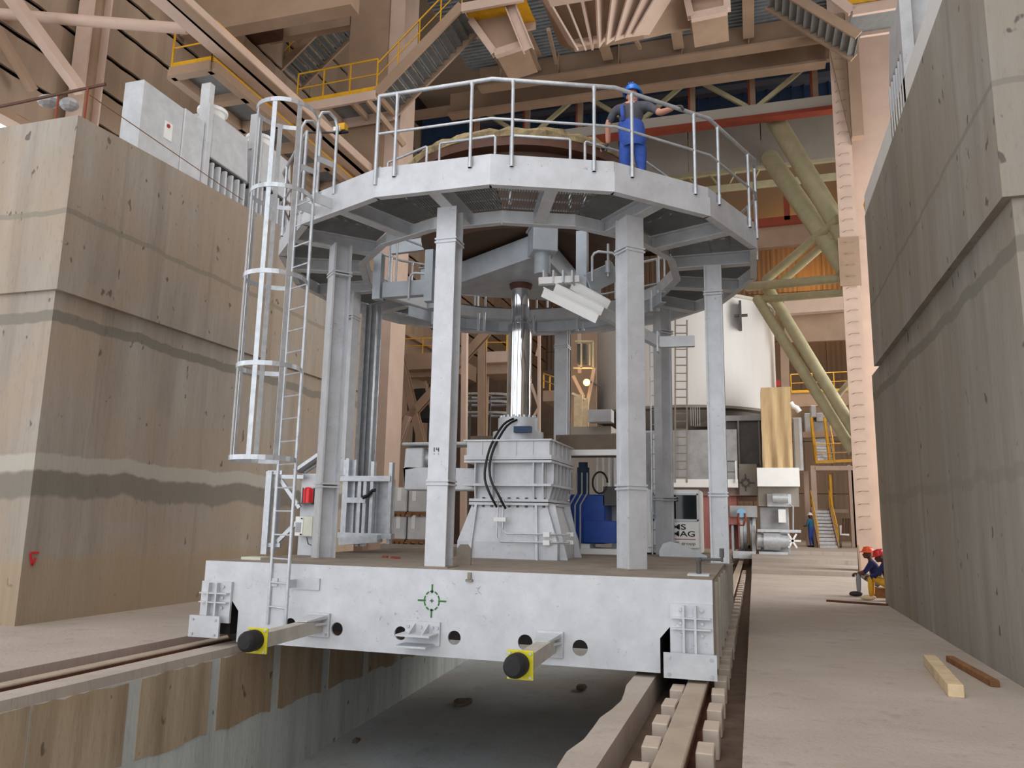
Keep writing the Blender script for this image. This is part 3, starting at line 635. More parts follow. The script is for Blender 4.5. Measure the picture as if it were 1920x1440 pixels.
for c, a in zip(cor, (-62, 58, 178)):
    dr = rad(a); tg = V((-dr.y, dr.x, 0)); b = B(); b.obox(c + V((0, 0, 5.77)), dr, tg, (0, 0, 1), .20, .19, .20); b.obox(c + V((0, 0, 5.98)), dr, tg, (0, 0, 1), .23, .22, .015); eb = b.obj('arm_head', STEEL, tab, bevel=.01)
    b = B(); b.tube(c + V((0, 0, 5.25)), c + V((0, 0, 5.57)), .125, 20); b.obj('guide_sleeve', STEEL, eb, smooth=.8)
cv = thing('converter_bottom', (AX, CY, 5.77), 'brown round vessel bottom with a rough refractory rim inside the ring platform', 'vessel bottom')
b = B(); b.lathe((AX, CY, 0), [(0, 6.02), (1.5, 6.02), (1.72, 6.25), (1.80, 6.9), (1.80, 7.27), (0, 7.27)], 48); b.obj('shell', SHELL, cv, smooth=.6)
b = B(); b.lathe((AX, CY, 0), [(1.80, 7.13), (2.02, 7.13), (2.02, 7.27), (1.80, 7.27)], 64)
b.lathe((AX, CY, 0), [(1.80, 6.70), (1.90, 6.70), (1.90, 6.76), (1.80, 6.76)], 64); b.obj('flange', RUSTC, cv, smooth=.6)
b = B(); N_ = 90; rows = []
for k in range(N_):
    a = 2 * PI * k / N_; j = lambda s: random.uniform(-s, s)
    rows.append([b.m.verts.new((AX + r_ * math.cos(a), CY + r_ * math.sin(a), z_)) for r_, z_ in ((1.6, 7.27), (2.03 + j(.015), 7.27), (2.06 + j(.03), 7.34 + j(.02)), (2.0 + j(.03), 7.42 + j(.03)), (1.6, 7.42))])
for k in range(N_):
    p, q = rows[k], rows[(k + 1) % N_]
    for i in range(4): b.m.faces.new((p[i], q[i], q[i + 1], p[i + 1]))
b.obj('refractory_rim', REFR, cv)
# chute of long slats hung under the ring, with the bent support arm from the right column
ch = thing('slatted_chute', (-1.8, 10.6, 4.8), 'pale chute of three long slats hanging inside the columns', 'chute')
ya, yb = 10.3, 11.4
for k, (p, q) in enumerate((((1018, 548), (1120, 598)), ((1040, 540), (1130, 584)), ((1072, 534), (1142, 572)))):
    p, q = at(*p, y=ya + .25 * k), at(*q, y=ya + .25 * k + .1); b = B(); b.bar(p, q, .03, .13, up=(0, -.5, 1)); b.bar(p + V((0, .05, .07)), q + V((0, .05, .07)), .12, .015); b.obj('slat', WHITE, ch)
b = B(); p, q = at(1010, 528, y=10.6), at(1085, 524, y=10.8); b.bar(p, q, .1, .10); b.obj('hanger_beam', WHITE, ch)
for px in (1022, 1040, 1058, 1075):
    p = at(px, 520, y=10.7); b = B(); b.box(p.x - .012, p.x + .012, p.y - .1, p.y + .1, p.z - .10, p.z + .08); b.obj('hanger_lug', SILG, ch)
sa = thing('support_arm', (-1.2, 11.9, 4.3), 'bent white box arm bolted to the right-hand white column', 'support arm')
p0, p1, p2 = at(1302, 640, y=12.3), at(1234, 642, y=12.2), at(1122, 582, y=11.2)
b = B(); b.bar(p0, p1, .1, .17); b.obj('arm_end', SIL, sa); b = B(); b.bar(p1, p2, .1, .17); b.obj('arm_bar', SIL, sa)
b = B(); b.obox(p1, (1, 0, 0), (0, 1, 0), (0, 0, 1), .012, .1, .16); b.obj('joint_plate', SIL, sa)
# cradles: hanging posts with box beams and small hoops, left and right
def cradle(name, label, posts, beam, hoop, y):
    t = thing(name, at(*beam[0], y=y), label, 'cradle')
    for x, y0, y1, wd in posts:
        p, q = at(x, y0, y=y), at(x, y1, y=y); b = B(); b.bar(p, (p.x, p.y, q.z), wd, wd, up=(0, 1, 0)); b.obj('hanging_post', STEEL, t)
    p, q = at(*beam[0], y=y), at(*beam[1], y=beam[3] if len(beam) > 3 else y); q.z = p.z if len(beam) < 4 else q.z; b = B(); b.bar(p, q, .14, beam[2]); b.obj('box_beam', STEEL, t, bevel=.008)
    p = at(*hoop, y=y - .1); b = B(); b.path([p + V((-.14, 0, -.28)), p + V((-.14, 0, .1)), p + V((-.11, 0, .15)), p + V((-.05, 0, .17)), p + V((.14, .1, .17)), p + V((.2, .1, .12)), p + V((.2, .1, -.2))], .02, 8); b.obj('pipe_hoop', GALV, t, smooth=1)
    b = B(); c = p + V((.06, .2, 0)); b.tube(c + V((0, 0, -.16)), c + V((0, 0, .35)), .02, 8); b.tube(c + V((0, 0, -.1)), c + V((0, 0, .08)), .045, 10); b.obj('adjusting_screw', GALV, t, smooth=.8)
cradle('hanging_cradle', 'grey cradle with box beam hanging left of the front white column', [(712, 478, 562, .14), (808, 470, 566, .14)], ((720, 546), (803, 548), .26), (782, 530), 11.4)
cradle('hanging_cradle', 'grey cradle with box beam beside the front right column', [(1092, 436, 546, .16)], ((1098, 534), (1150, 510), .30, 11.4), (1128, 492), 11.0)
# lower channel ring seen through the platform
lr = thing('inner_channel_ring', (AX, CY, 5.2), 'blue-grey channel ring under the far side of the platform', 'channel ring')
for k in range(9):
    a0 = 20 + 16 * k; p, q = PO(a0, 2.5, 5.45), PO(a0 + 16, 2.5, 5.45); b = B(); b.chan(p, q, .1, .2, .014, sgn=-1); b.obj('ring_segment', STEEL, lr)
for k in range(6):
    p = PO(30 + 24 * k, 2.42, 5.4); b = B(); b.tube(p + V((0, 0, -.1)), p + V((0, 0, .28)), .03, 8); b.tube(p + V((.12, 0, -.1)), p + V((.12, 0, .28)), .03, 8); b.obj('clamp_bolt', GALV, lr)
for p_, q_ in (((735, 466), (823, 455)), ((860, 463), (978, 462))):
    p, q = at(*p_, y=14.2), at(*q_, y=14.2); b = B(); b.chan(p, q, .1, .26, .014); b.obj('ring_segment', STEEL, lr)
# ---------------------------------------------------------------- left guide mast and side carriage on the car
gm = thing('guide_mast', (-6.9, 12.9, 1.3), 'tall grey guide mast of three channels behind the left column', 'guide mast')
for k, px in enumerate((682, 692, 702)):
    b = B(); p = at(px, 700, y=13.0 + .05 * k); b.hbeam((p.x, p.y, 1.25), (p.x, p.y, 5.6), .10, .16, .012, up=(.3, 1, 0)); b.obj('mast_channel', GALV, gm)
gc = thing('guide_carriage', (-6.6, 12.3, CZ), 'galvanised frame of panels around the foot of the guide mast', 'carriage')
p = lambda x, y, Y=12.2: at(x, y, y=Y)
for x0, x1, y0, y1, Y in ((645, 660, 862, 1015, 12.2), (661, 690, 895, 1000, 12.25), (706, 736, 900, 1003, 12.3)):
    a_, c_ = p(x0, y0, Y), p(x1, y1, Y); b = B(); b.box(a_.x, c_.x, Y, Y + .03, c_.z, a_.z); b.obj('side_panel', GALV, gc)
a_, c_ = at(648, 905, y=12.45), at(735, 1004, y=12.45); b = B(); b.box(a_.x, c_.x, 12.45, 12.48, c_.z, a_.z); b.obj('rear_panel', DGREY, gc)
for x, y0, y1 in ((657, 860, 1022), (704, 866, 1012), (738, 868, 1020), (680, 900, 1024), (690, 900, 1024)):
    a_, c_ = p(x, y0), p(x, y1); b = B(); b.box(a_.x - .03, a_.x + .03, 12.1, 12.2, c_.z, a_.z); b.obj('frame_post', GALV, gc)
for x0, x1, y in ((645, 738, 898), (655, 692, 938), (640, 740, 1003)):
    a_, c_ = p(x0, y), p(x1, y); b = B(); b.box(a_.x, c_.x, 12.06, 12.2, a_.z - .045, a_.z + .045); b.obj('frame_rail', GALV, gc)
a_, c_ = p(640, 1015, 12), p(712, 1010, 12); b = B(); b.bar(a_, c_, .2, .12); b.obj('base_beam', GALV, gc)
b = B(); b.path([p(680, 933, 12.05), p(690, 929, 12.05), p(698, 920, 12.05), p(704, 919, 12.05)], .03, 8); b.obj('black_cable', BLACK, gc, smooth=1)
lf = thing('ladder_side_frame', (-6.4, 10.6, CZ), 'grey angle-steel frame with diagonals behind the ladder foot', 'steel frame')
p = lambda x, y, Y=10.6: at(x, y, y=Y)
for x, y0, y1, wd in ((508, 884, 1046, .1), (524, 890, 1036, .07)):
    a_, c_ = p(x, y0), p(x, y1); b = B(); b.box(a_.x - wd / 2, a_.x + wd / 2, 10.55, 10.62, max(c_.z, CZ), a_.z); b.obj('frame_post', GALV, lf)
for (q0, q1) in (((526, 894), (570, 894)), ((527, 900), (562, 952)), ((520, 1016), (556, 980)), ((503, 1022), (526, 1022)), ((503, 886), (530, 886))):
    b = B(); b.bar(p(*q0), p(*q1), .04, .06); b.obj('frame_bar', GALV, lf)
a_, c_ = p(567, 888, 10.7), p(600, 1036, 10.7); b = B(); b.box(a_.x, c_.x, 10.7, 10.76, CZ, a_.z); b.obj('back_panel', SILG, lf)
b = B(); q0, q1 = p(561, 884, 10.7), p(606, 853, 10.7); b.bar(q0, q1, .3, .05); b.bar(p(572, 886, 10.75), p(604, 865, 10.75), .04, .03); b.obj('canopy', GALV, lf)
bc = thing('red_beacon', p(576, 944), 'red warning beacon behind a wire guard beside the ladder', 'warning light')
q = p(577, 943, 10.62); b = B(); b.lathe((q.x, q.y, q.z), [(0, 0), (.075, 0), (.075, .20), (.05, .23), (0, .24)], 16); b.obj('lens', LAMPR, bc, smooth=.7)
b = B(); b.box(q.x - .12, q.x + .12, q.y - .1, q.y + .09, q.z - .02, q.z)
for k in range(8): a = 2 * PI * k / 8; b.tube((q.x + .088 * math.cos(a), q.y + .088 * math.sin(a), q.z), (q.x + .088 * math.cos(a), q.y + .088 * math.sin(a), q.z + .23), .006, 5)
b.obj('wire_guard', DGREY, bc)
jb = thing('junction_box', p(572, 1007), 'cream junction box with a grey label below the red beacon', 'junction box')
a_, c_ = p(554, 968, 10.5), p(575, 1006, 10.5); b = B(); b.box(a_.x, a_.x + .30, 10.5, 10.66, c_.z, a_.z); b.obj('housing', CREAM, jb, bevel=.008)
b = B(); b.box(a_.x + .01, a_.x + .14, 10.492, 10.5, c_.z + .01, a_.z - .01); b.obj('lid', WHITE, jb); b = B(); b.box(a_.x + .02, a_.x + .11, 10.486, 10.492, c_.z + .06, a_.z - .09); b.obj('label_plate', PLAST, jb)
b = B()
for zz in (a_.z - .03, c_.z + .03): b.tube((a_.x + .12, 10.47, zz), (a_.x + .12, 10.492, zz), .012, 6)
b.obj('screw', BLACK, jb)
b = B(); b.path([p(575, 1007), p(578, 1020), p(588, 1024), p(596, 1014)], .008, 6); b.obj('cable', DGREY, jb, smooth=1)
# ---------------------------------------------------------------- blue hydraulic unit, control cabin, pallets behind
hp = thing('hydraulic_power_unit', (-2.9, 14.6, CZ), 'blue hydraulic power unit with pipes behind the pedestal', 'hydraulic unit')
b = B(); b.box(-3.30, -2.62, 14.5, 15.2, 1.2, 2.10); b.obj('oil_tank', BLUE, hp, bevel=.02)
b = B(); b.box(-3.0, -2.40, 14.38, 14.49, 1.22, 1.62); b.obj('tank_cover', BLUE, hp, bevel=.01)
b = B(); b.box(-3.4, -2.3, 14.35, 15.3, CZ, 1.12); b.box(-3.1, -2.9, 14.45, 15, 1.12, 1.2); b.obj('drip_tray', WHITE, hp)
b = B(); b.tube((-3.10, 14.8, 2.1), (-3.10, 14.8, 2.62), .12, 14); b.tube((-3.10, 14.8, 2.62), (-3.10, 14.8, 2.72), .09, 12); b.obj('pump_motor', BLUED, hp, smooth=.8)
for k in range(4):
    x = -3.36 + .10 * k; b = B(); b.path([(x + .12, 14.4, 2.5), (x + .12, 14.4, 2.12), (x, 14.36, 1.9), (x, 14.36, 1.1)], .016, 6); b.obj('steel_pipe', GALV, hp, smooth=1)
for k in range(4):
    x = -2.78 + .11 * k; b = B(); b.tube((x, 14.55, 2.0), (x, 14.55, 2.95 - .1 * (k % 2)), .022, 8); b.obj('riser_pipe', WHITE, hp, smooth=1)
b = B(); b.path([(-2.72 + .14 * math.cos(t * .35), 14.5, 2.32 + .2 * math.sin(t * .35)) for t in range(18)], .018, 6); b.obj('coiled_hose', BLACK, hp, smooth=1)
b = B(); b.box(-2.66, -2.3, 14.5, 14.9, 1.9, 2.25); b.obj('valve_stack', DGREY, hp)
cab = thing('control_cabin', (-1.75, 15.2, CZ), 'white control cabin with dark window and lettered sign between the right columns', 'cabin')
x0, x1 = at(1196, 1000, y=15).x, at(1313, 1000, y=15).x; zt = at(1300, 918, y=15).z
b = B(); b.box(x0, x1, 15.0, 16.1, CZ + .03, zt); b.obj('cabin_wall', WHITE, cab, bevel=.015)
a_, c_ = at(1262, 928, y=14.98), at(1307, 974, y=14.98); b = B(); b.box(a_.x - .35, c_.x, 14.975, 14.995, c_.z, a_.z); b.obj('window_pane', GLASS, cab)
b = B()
for e in ((a_.x - .38, a_.x - .35, c_.z - .03, a_.z + .03), (c_.x, c_.x + .025, c_.z - .03, a_.z + .03)): b.box(e[0], e[1], 14.96, 15, e[2], e[3])
for e in ((a_.z, a_.z + .03), (c_.z - .03, c_.z)): b.box(a_.x - .38, c_.x + .025, 14.96, 15, e[0], e[1])
b.obj('window_frame', SILG, cab)
sg = B(); s1 = at(1311, 1028, y=14.97); s0 = at(1311, 980, y=14.97); sg.box(s1.x - .92, s1.x, 14.95, 14.99, s1.z, s0.z); sign = sg.obj('sign_board', mat('sign_white', (232, 231, 224), .5), cab)
def text(name, s, m, size, loc, parent, width=None, align='RIGHT', sx=1.0, bold=0.0):
    cu = bpy.data.curves.new(name, 'FONT'); cu.body = s; cu.size = size; cu.align_x = align; cu.extrude = .003; cu.offset = bold
    tmp = bpy.data.objects.new('tmp', cu); COL.objects.link(tmp)
    me = bpy.data.meshes.new_from_object(tmp.evaluated_get(bpy.context.evaluated_depsgraph_get())); bpy.data.objects.remove(tmp); bpy.data.curves.remove(cu)
    off = V((0, 0, 0)); q = parent
    while q: off += q.location; q = q.parent
    if width: xs = [v.co.x for v in me.vertices]; sx = width / (max(xs) - min(xs))
    for v in me.vertices: v.co = V(loc) + V((v.co.x * sx, -v.co.z, v.co.y)) - off
    o = bpy.data.objects.new(name, me); COL.objects.link(o); o.parent = parent; me.materials.clear(); me.materials.append(m); return o
hgt = s0.z - s1.z; xr = s1.x - .06
text('sign_lettering', 'SMS', TXT, hgt * .30, (xr - .165, 14.945, s1.z + hgt * .72), sign, width=.36, bold=.002)
text('sign_lettering', 'DEMAG', TXT, hgt * .30, (xr, 14.945, s1.z + hgt * .45), sign, width=.66, bold=.002)
text('sign_lettering', 'SMS group', TXT, hgt * .17, (xr, 14.945, s1.z + hgt * .12), sign, width=.46)
b = B(); b.box(xr - .6, xr, 14.944, 14.95, s1.z + hgt * .325, s1.z + hgt * .355); b.obj('sign_rule', TXTR, sign)
ec = thing('electrical_cabinet', (-2.4, 15.0, CZ), 'tall pale grey cabinet behind the front right column', 'cabinet')
a_, c_ = at(1146, 812, y=15.2), at(1226, 1028, y=15.2); b = B(); b.box(a_.x, c_.x, 15.2, 16.0, CZ, a_.z); b.obj('housing', PLAST, ec, bevel=.015)
a_, c_ = at(1196, 985, y=15.18), at(1210, 1008, y=15.18); b = B(); b.box(a_.x, c_.x, 15.17, 15.2, c_.z, a_.z); b.obj('vent_panel', GREENP, ec)
b = B(); b.box(c_.x, c_.x + .02, 15.15, 15.2, c_.z, a_.z); b.obj('handle', GALV, ec)
cld = thing('cabinet_ladder', (-1.98, 15.0, CZ), 'narrow upright cat ladder between the cabinet and the cabin', 'ladder')
lx = at(1222, 900, y=14.9).x
for k in (0, 1):
    b = B(); b.tube((lx + .14 * k, 14.9, CZ), (lx + .14 * k, 14.9, 5.0), .014, 6); b.obj('stringer', GALV, cld)
for k in range(14):
    b = B(); b.tube((lx, 14.9, 1.2 + .28 * k), (lx + .14, 14.9, 1.2 + .28 * k), .009, 5); b.obj('rung', GALV, cld)
WRAP = mat('pale_shrink_wrap', (214, 214, 214), .4, 0, 2, .12)
for r_ in range(2):
    for c in range(2):
        x = (at(736, 980, y=16.8).x, at(764, 980, y=16.8).x)[c]; x2 = (at(761, 980, y=16.8).x, at(806, 980, y=16.8).x)[c]
        z0 = (at(760, 1016, y=16.8).z, at(760, 968, y=16.8).z + .05)[r_]; z1 = (at(760, 968, y=16.8).z, at(760, 914, y=16.8).z)[r_]
        t = thing('wrapped_crate', ((x + x2) / 2, 17.2, z0), '%s grey wrapped crate on slatted pallet seen left of the front column, %s' % (('narrow', 'wide')[c], ('lower row', 'upper row')[r_]), 'crate', 'wrapped crates behind the car')
        b = B(); b.box(x, x2, 16.8, 17.6, z0 + .05, z1); b.obj('wrapped_load', WRAP, t, bevel=.02)
        b = B(); b.box(x, x2, 16.75, 17.6, z0, z0 + .05)
        b.obj('pallet_board', WOODD, t)
        for k in range(3):
            b = B(); q = x + (x2 - x) * (.15 + .35 * k); b.box(q - .04, q + .04, 16.72, 16.8, z0 - .05, z0); b.obj('pallet_block', WOODD, t)
        b = B(); b.box(x + .1, x + .2, 16.785, 16.8, z0 + .3, z0 + .6); b.obj('paper_tag', WHITE, t)
pz = at(760, 1016, y=16.8).z + .03
b = B(); b.box(-8.2, -6.4, 16.6, 17.8, 0, pz - .08); tag(b.obj('storage_plinth', GRPAN), 'low grey plinth under the wrapped crates', 'plinth')
# ---------------------------------------------------------------- machinery on the concrete blocks
def gear(y0, xf, zb, s, label, big=True):
    t = thing('drive_unit', (xf, y0 + 2, zb), label, 'machine')
    X = lambda d: xf - d * s
    if big:
        b = B(); b.box(X(0), X(.44), y0, y0 + 1.1, zb, zb + 1.70); cb_ = b.obj('control_cabinet', SILG, t, bevel=.02)
        b = B(); b.box(X(-.012), X(0), y0 + .62, y0 + .82, zb + .85, zb + 1.2); b.obj('switch_plate', WHITE, cb_)
        b = B(); b.tube((X(-.03), y0 + .7, zb + 1.12), (X(0), y0 + .7, zb + 1.12), .04, 8); b.obj('red_knob', REDP, cb_)
        b = B(); b.box(X(-.02), X(.6), y0 + 1.1, y0 + 1.7, zb, zb + 1.72); b.obj('gear_case', SILG, t, bevel=.02)
    b = B(); b.box(X(-.08), X(.10), y0 + 1.7, y0 + 1.85, zb, zb + 2.15); b.obj('bearing_post', SIL, t, bevel=.01)
    b = B(); b.box(X(.12), X(.34), y0 + 1.9, y0 + 2.05, zb + 1.9, zb + 2.75); b.obj('vent_stub', SIL, t)
    b = B(); y1, y2, za, zc_ = y0 + 1.9, y0 + 3.15, zb + 1.05, zb + 2.05
    b.hexa([(X(-.05), y1, za), (X(1.1), y1, za), (X(1.1), y2, za), (X(-.05), y2, za), (X(.0), y1 + .05, zc_), (X(1.05), y1 + .05, zc_), (X(1.05), y2 - .05, zc_), (X(.0), y2 - .05, zc_)])
    b.hexa([(X(.0), y1 + .05, zc_), (X(1.05), y1 + .05, zc_), (X(1.05), y2 - .05, zc_), (X(.0), y2 - .05, zc_), (X(.22), y1 + .25, zc_ + .2), (X(.85), y1 + .25, zc_ + .2), (X(.85), y2 - .25, zc_ + .2), (X(.22), y2 - .25, zc_ + .2)])
    hd = b.obj('motor_hood', SILG, t, bevel=.015)
    b = B(); b.lathe((X(.5), y0 + 2.5, 0), [(0, zc_ + .19), (.26, zc_ + .19), (.26, zc_ + .34), (.32, zc_ + .35), (.32, zc_ + .42), (0, zc_ + .45)], 20); b.obj('round_cap', WHITE, hd, smooth=.6)
    b = B(); b.box(X(.03), X(1.05), y1 + .1, y2 - .05, zb + .92, za); b.obj('vent_gap', DARK, t)
    b = B(); b.box(X(.10), X(1.05), y1, y2 + .1, zb, zb + .92); b.obj('motor_base', SILG, t)
    for k in range(6):
        b = B(); b.box(X(-.08), X(.10), y1 + .05 + .21 * k, y1 + .10 + .21 * k, zb, zb + .95); b.obj('cooling_fin', SIL, t)
gear(10.66, -10.5, 7.8, 1, 'white drive unit with red switch on top of the left concrete block')
gear(12.35, -10.5, 8.0, 1, 'white motor unit farther back on the left block, behind the ladder cage', False)
gear(10.9, 2.58, 8.2, -1, 'white motor unit farther back on the edge of the right concrete block', False)
gear(7.7, 2.60, 8.2, -1, 'white motor unit at the top right on the right block, nearer the camera', False)
b = B(); b.box(2.5, 2.55, 9, 17.4, 8.2, 8.62); tag(b.obj('white_skirt_plate', WHITE), 'long white skirt plate along the top edge of the right concrete block', 'plate')
pr = thing('safety_pipe', at(165, 210, x=-10.0), 'rusty pipe with posts at the corner of the left block top', 'pipe rail')
b = B(); b.tube(at(0, 200, y=8.95), at(198, 158, y=9.1), .025, 8); b.obj('pipe', RUSTC, pr)
for px, y0, y1 in ((165, 165, 212), (110, 178, 214)):
    b = B(); q0, q1 = at(px, y0, y=9.05), at(px, y1, y=9.05); b.tube(q0, (q0.x, q0.y, 7.7), .018, 6); b.obj('post', REDB, pr)
b = B(); b.tube(at(168, 178, y=9.1), at(455, 375, x=-9.95), .008, 6); tag(b.obj('safety_rope', WOODD), 'thin rope strung along the top of the left block', 'rope')
b = B(); b.ball(at(92, 190, y=9.3), .22, .16, .10, 8, 6); b.ball(at(130, 196, y=9.3), .16, .14, .11, 8, 6); tag(b.obj('plastic_bundle', PLAST), 'crumpled plastic bundle lying on the corner of the left block', 'bundle')
b = B(); b.tube(at(1765, 10, x=2.55), at(1690, 185, x=2.6), .008, 6); b.tube(at(1690, 185, x=2.6), at(1625, 360, y=18.4), .008, 6); tag(b.obj('safety_rope', WOODD), 'thin rope slung down past the right concrete block', 'rope')
b = B(); q = at(1625, 372, y=18.6); b.lathe((q.x, q.y, q.z - .35), [(0, 0), (.05, .02), (.08, .2), (.04, .36), (0, .4)], 10); tag(b.obj('chain_hoist', YEL), 'small yellow hoist hanging at the end of the right wall', 'hoist')
# timbers on the walkway
for nm, a_, c_, wd, hh, m, lab in (('timber', (1744, 1238), (1793, 1296), .14, .12, WOOD, 'short square pale timber lying on the right walkway'), ('timber', (1781, 1235), (1866, 1282), .09, .07, WOODD, 'thin brown timber lying close to the right wall'), ('steel_strip', (1550, 1126), (1665, 1134), .10, .04, RUST, 'flat rust-brown bar lying across the walkway before the seated workers')):
    p_, q_ = at(*a_, z=hh / 2), at(*c_, z=hh / 2); b = B(); b.bar(p_, q_, wd, hh); tag(b.obj(nm, m, bevel=.006), lab, 'timber' if nm == 'timber' else 'bar')
# ---------------------------------------------------------------- hall steelwork
def one(name, m, label, cat, fn, group=None, **k):
    b = B(); fn(b); return tag(b.obj(name, m, **k), label, cat, group)
col = thing('steel_column', (-11.9, 22.5, 0), 'very wide beige column behind the platform, left of centre', 'column')
b = B(); b.box(-12.93, -11.45, 22, 23.2, 0, 24.9); b.obj('column_box', BEIGE, col)
b = B(); b.box(-11.45, -10.9, 22.1, 23.2, 0, 24.9); b.obj('side_flange', BEIGE2, col)
rc = thing('steel_column', (3.6, 29.3, 0), 'tall beige column with step irons beside the right concrete wall', 'column')
b = B(); b.box(3.28, 3.86, 29.0, 29.05, 0, 21.5); b.obj('front_flange', BEIGE2, rc)
b = B(); b.box(3.54, 3.6, 29.05, 30.2, 0, 21.5); b.obj('web', BEIGE, rc)
b = B(); b.box(3.95, 4.55, 29.9, 29.95, 0, 12); b.obj('rear_flange', BEIGE2, rc)
b = B(); b.box(3.2, 3.9, 28.95, 29.1, 10.0, 11.8); b.obj('splice_plate', BEIGE, rc)
b = B(); b.box(3.0, 4.8, 28.6, 30.2, 0, .12); b.hexa([(3.28, 28.7, .12), (3.34, 28.7, .12), (3.34, 29, .12), (3.28, 29, .12), (3.28, 28.97, 1.0), (3.34, 28.97, 1.0), (3.34, 29, 1.0), (3.28, 29, 1.0)]); b.obj('base_plate', BEIGE, rc)
for k in range(44):
    z_ = 1.5 + .42 * k; b = B(); b.path([(3.40, 29.0, z_), (3.48, 28.86, z_ + .02), (3.72, 28.86, z_ + .02), (3.76, 29.0, z_ + .05)], .012, 5); b.obj('step_iron', BEIGE, rc)
one('wall_panel_column', BEIGE2, 'broad pale beige plate panel beside the right column, above the wall', 'panel', lambda b: b.box(3.9, 7.5, 30.2, 30.4, 9, 24.9))
one('bracket_post', BEIGE, 'stub post bracketed to the right column under the top stair', 'post', lambda b: (b.box(3.85, 4.25, 28.7, 29.1, 15.5, 20.6), b.hexa([(3.3, 28.9, 19), (3.86, 28.9, 15.3), (3.86, 29.0, 15.3), (3.3, 29.0, 19), (3.3, 28.9, 20.6), (3.86, 28.9, 20.6), (3.86, 29.0, 20.6), (3.3, 29.0, 20.6)])))
g = thing('floor_girder', (-4, 30, 20.3), 'deep beige girder crossing the hall under the metal floor deck', 'girder')
b = B(); b.box(-11, 3.3, 30, 30.04, 20.4, 21.4); b.obj('web', BEIGE, g)
b = B(); b.box(-11, 3.3, 29.7, 30.3, 20.32, 20.4); b.obj('bottom_flange', BEIGE, g)
for k in range(6): b = B(); b.box(-10 + 2.6 * k, -9.96 + 2.6 * k, 29.75, 30, 20.4, 21.4); b.obj('stiffener', BEIGE, g)
g = thing('floor_girder', (-4, 31.5, 19.3), 'lower beige girder set back below the deep girder', 'girder')
b = B(); b.box(-13, 3.4, 31.5, 31.54, 20.2, 21.3); b.obj('web', BEIGE, g)
b = B(); b.box(-13, 3.4, 31.2, 31.8, 20.1, 20.2); b.obj('bottom_flange', BEIGE, g)
dk = thing('floor_deck', (-4, 24, 21.4), 'ribbed grey metal floor deck between the overhead joists', 'deck')
for k in range(7):
    b = B(); y0 = 18 + 1.75 * k; pts = []
    for i in range(8): y = y0 + 1.75 * i / 8; pts += [(y, 0), (y + .1, .09), (y + .15, .09), (y + .2, 0)] if False else [(y, 0), (y + .09, 0), (y + .11, .08), (y + .2, .08)]
    b.prism(pts + [(y0 + 1.75, .12), (y0, .12)], (-11.5, 0, 21.4), (0, 1, 0), (0, 0, 1), (1, 0, 0), 15.5); b.obj('deck_sheet', DECKM, dk)
for x in (-8.3, -5.2, -2.3, .42): one('deck_joist', BEIGE, {-8.3: 'deck joist ending behind the overhead landing boxes', -5.2: 'deck joist nearest the ribbed hopper, left end', -2.3: 'deck joist just right of the ribbed hopper', .42: 'rightmost deck joist before the top stair'}[x], 'joist', lambda b: b.hbeam((x, 18.5, 21.0), (x, 29.7, 21.0), .42, .72, .05))
for px, y0, y1 in ((1028, 55, 118), (1185, 60, 90), (1340, 28, 62)):
    one('hanger_rod', BEIGE, 'thin beige hanger %s under the deck' % {1028: 'left of the hopper', 1185: 'in front of the hopper', 1340: 'below the small box'}[px], 'hanger', lambda b: b.bar(at(px, y0, y=24), at(px + 15, y1, y=28.5), .12, .12))
# ribbed hopper, duct boxes
hp2 = thing('ribbed_hopper', (-3.2, 20, 17), 'beige ribbed hopper hanging at the top centre of the hall', 'hopper')
q = [at(1003, -30, y=20.4), at(1075, 88, y=22.6), at(1205, 63, y=22.6), at(1292, -74, y=20.4)]; Y0 = 20.4
b = B(); b.hexa([q[1], q[2], q[2] + V((0, .3, 0)), q[1] + V((0, .3, 0)), q[0], q[3], q[3] + V((0, 3.2, 0)), q[0] + V((0, 3.2, 0))]); b.obj('hopper_body', BEIGE, hp2)
for t in (.02, .16, .3, .44, .58, .72, .86, .98):
    lo, hi = q[1].lerp(q[2], t), q[0].lerp(q[3], t); b = B(); b.bar(lo + V((0, -.12, -.1)), hi + V((0, -.12, -.1)), .06, .62, up=(0, 1, 0)); b.obj('hopper_rib', BEIGE2, hp2)
b = B(); b.bar(q[1] + V((0, -.12, .03)), q[2] + V((0, -.12, .03)), .3, .10); b.obj('bottom_rim', BEIGE2, hp2)
b = B(); u0, u1 = at(1030, -2, y=Y0 - .3), at(1150, -22, y=Y0 - .3); b.bar(u0, u1, .4, .25); b.obj('top_rim', BEIGE2, hp2)
for nm, lab, pts, Yb in (('duct_box', 'beige framed box under the top landing, left of the hopper', ((868, 18), (952, 2), (985, 86), (930, 104)), 21.3), ('duct_box', 'small beige framed box at the top, right of the hopper', ((1288, 0), (1362, -12), (1364, 22), (1296, 36)), 22.0)):
    t = thing(nm, at(*pts[0], y=Yb), lab, 'frame box'); q = [at(*c, y=Yb) for c in pts]
    b = B(); b.hexa([q[3], q[2], q[2] + V((0, 1.5, 0)), q[3] + V((0, 1.5, 0)), q[0], q[1], q[1] + V((0, 1.5, 0)), q[0] + V((0, 1.5, 0))]); b.obj('box_plate', BEIGE, t)
    for i in range(4): b = B(); b.bar(q[i] + V((0, -.08, 0)), q[(i + 1) % 4] + V((0, -.08, 0)), .2, .22); b.obj('edge_bar', BEIGE2, t)
one('raking_beam', BEIGE2, 'raking beige beam beside the duct box, pointing down to its corner', 'beam', lambda b: b.hbeam(at(945, -20, y=20.8), at(990, 92, y=20.8), .3, .35, .04, up=(1, 0, 0)))
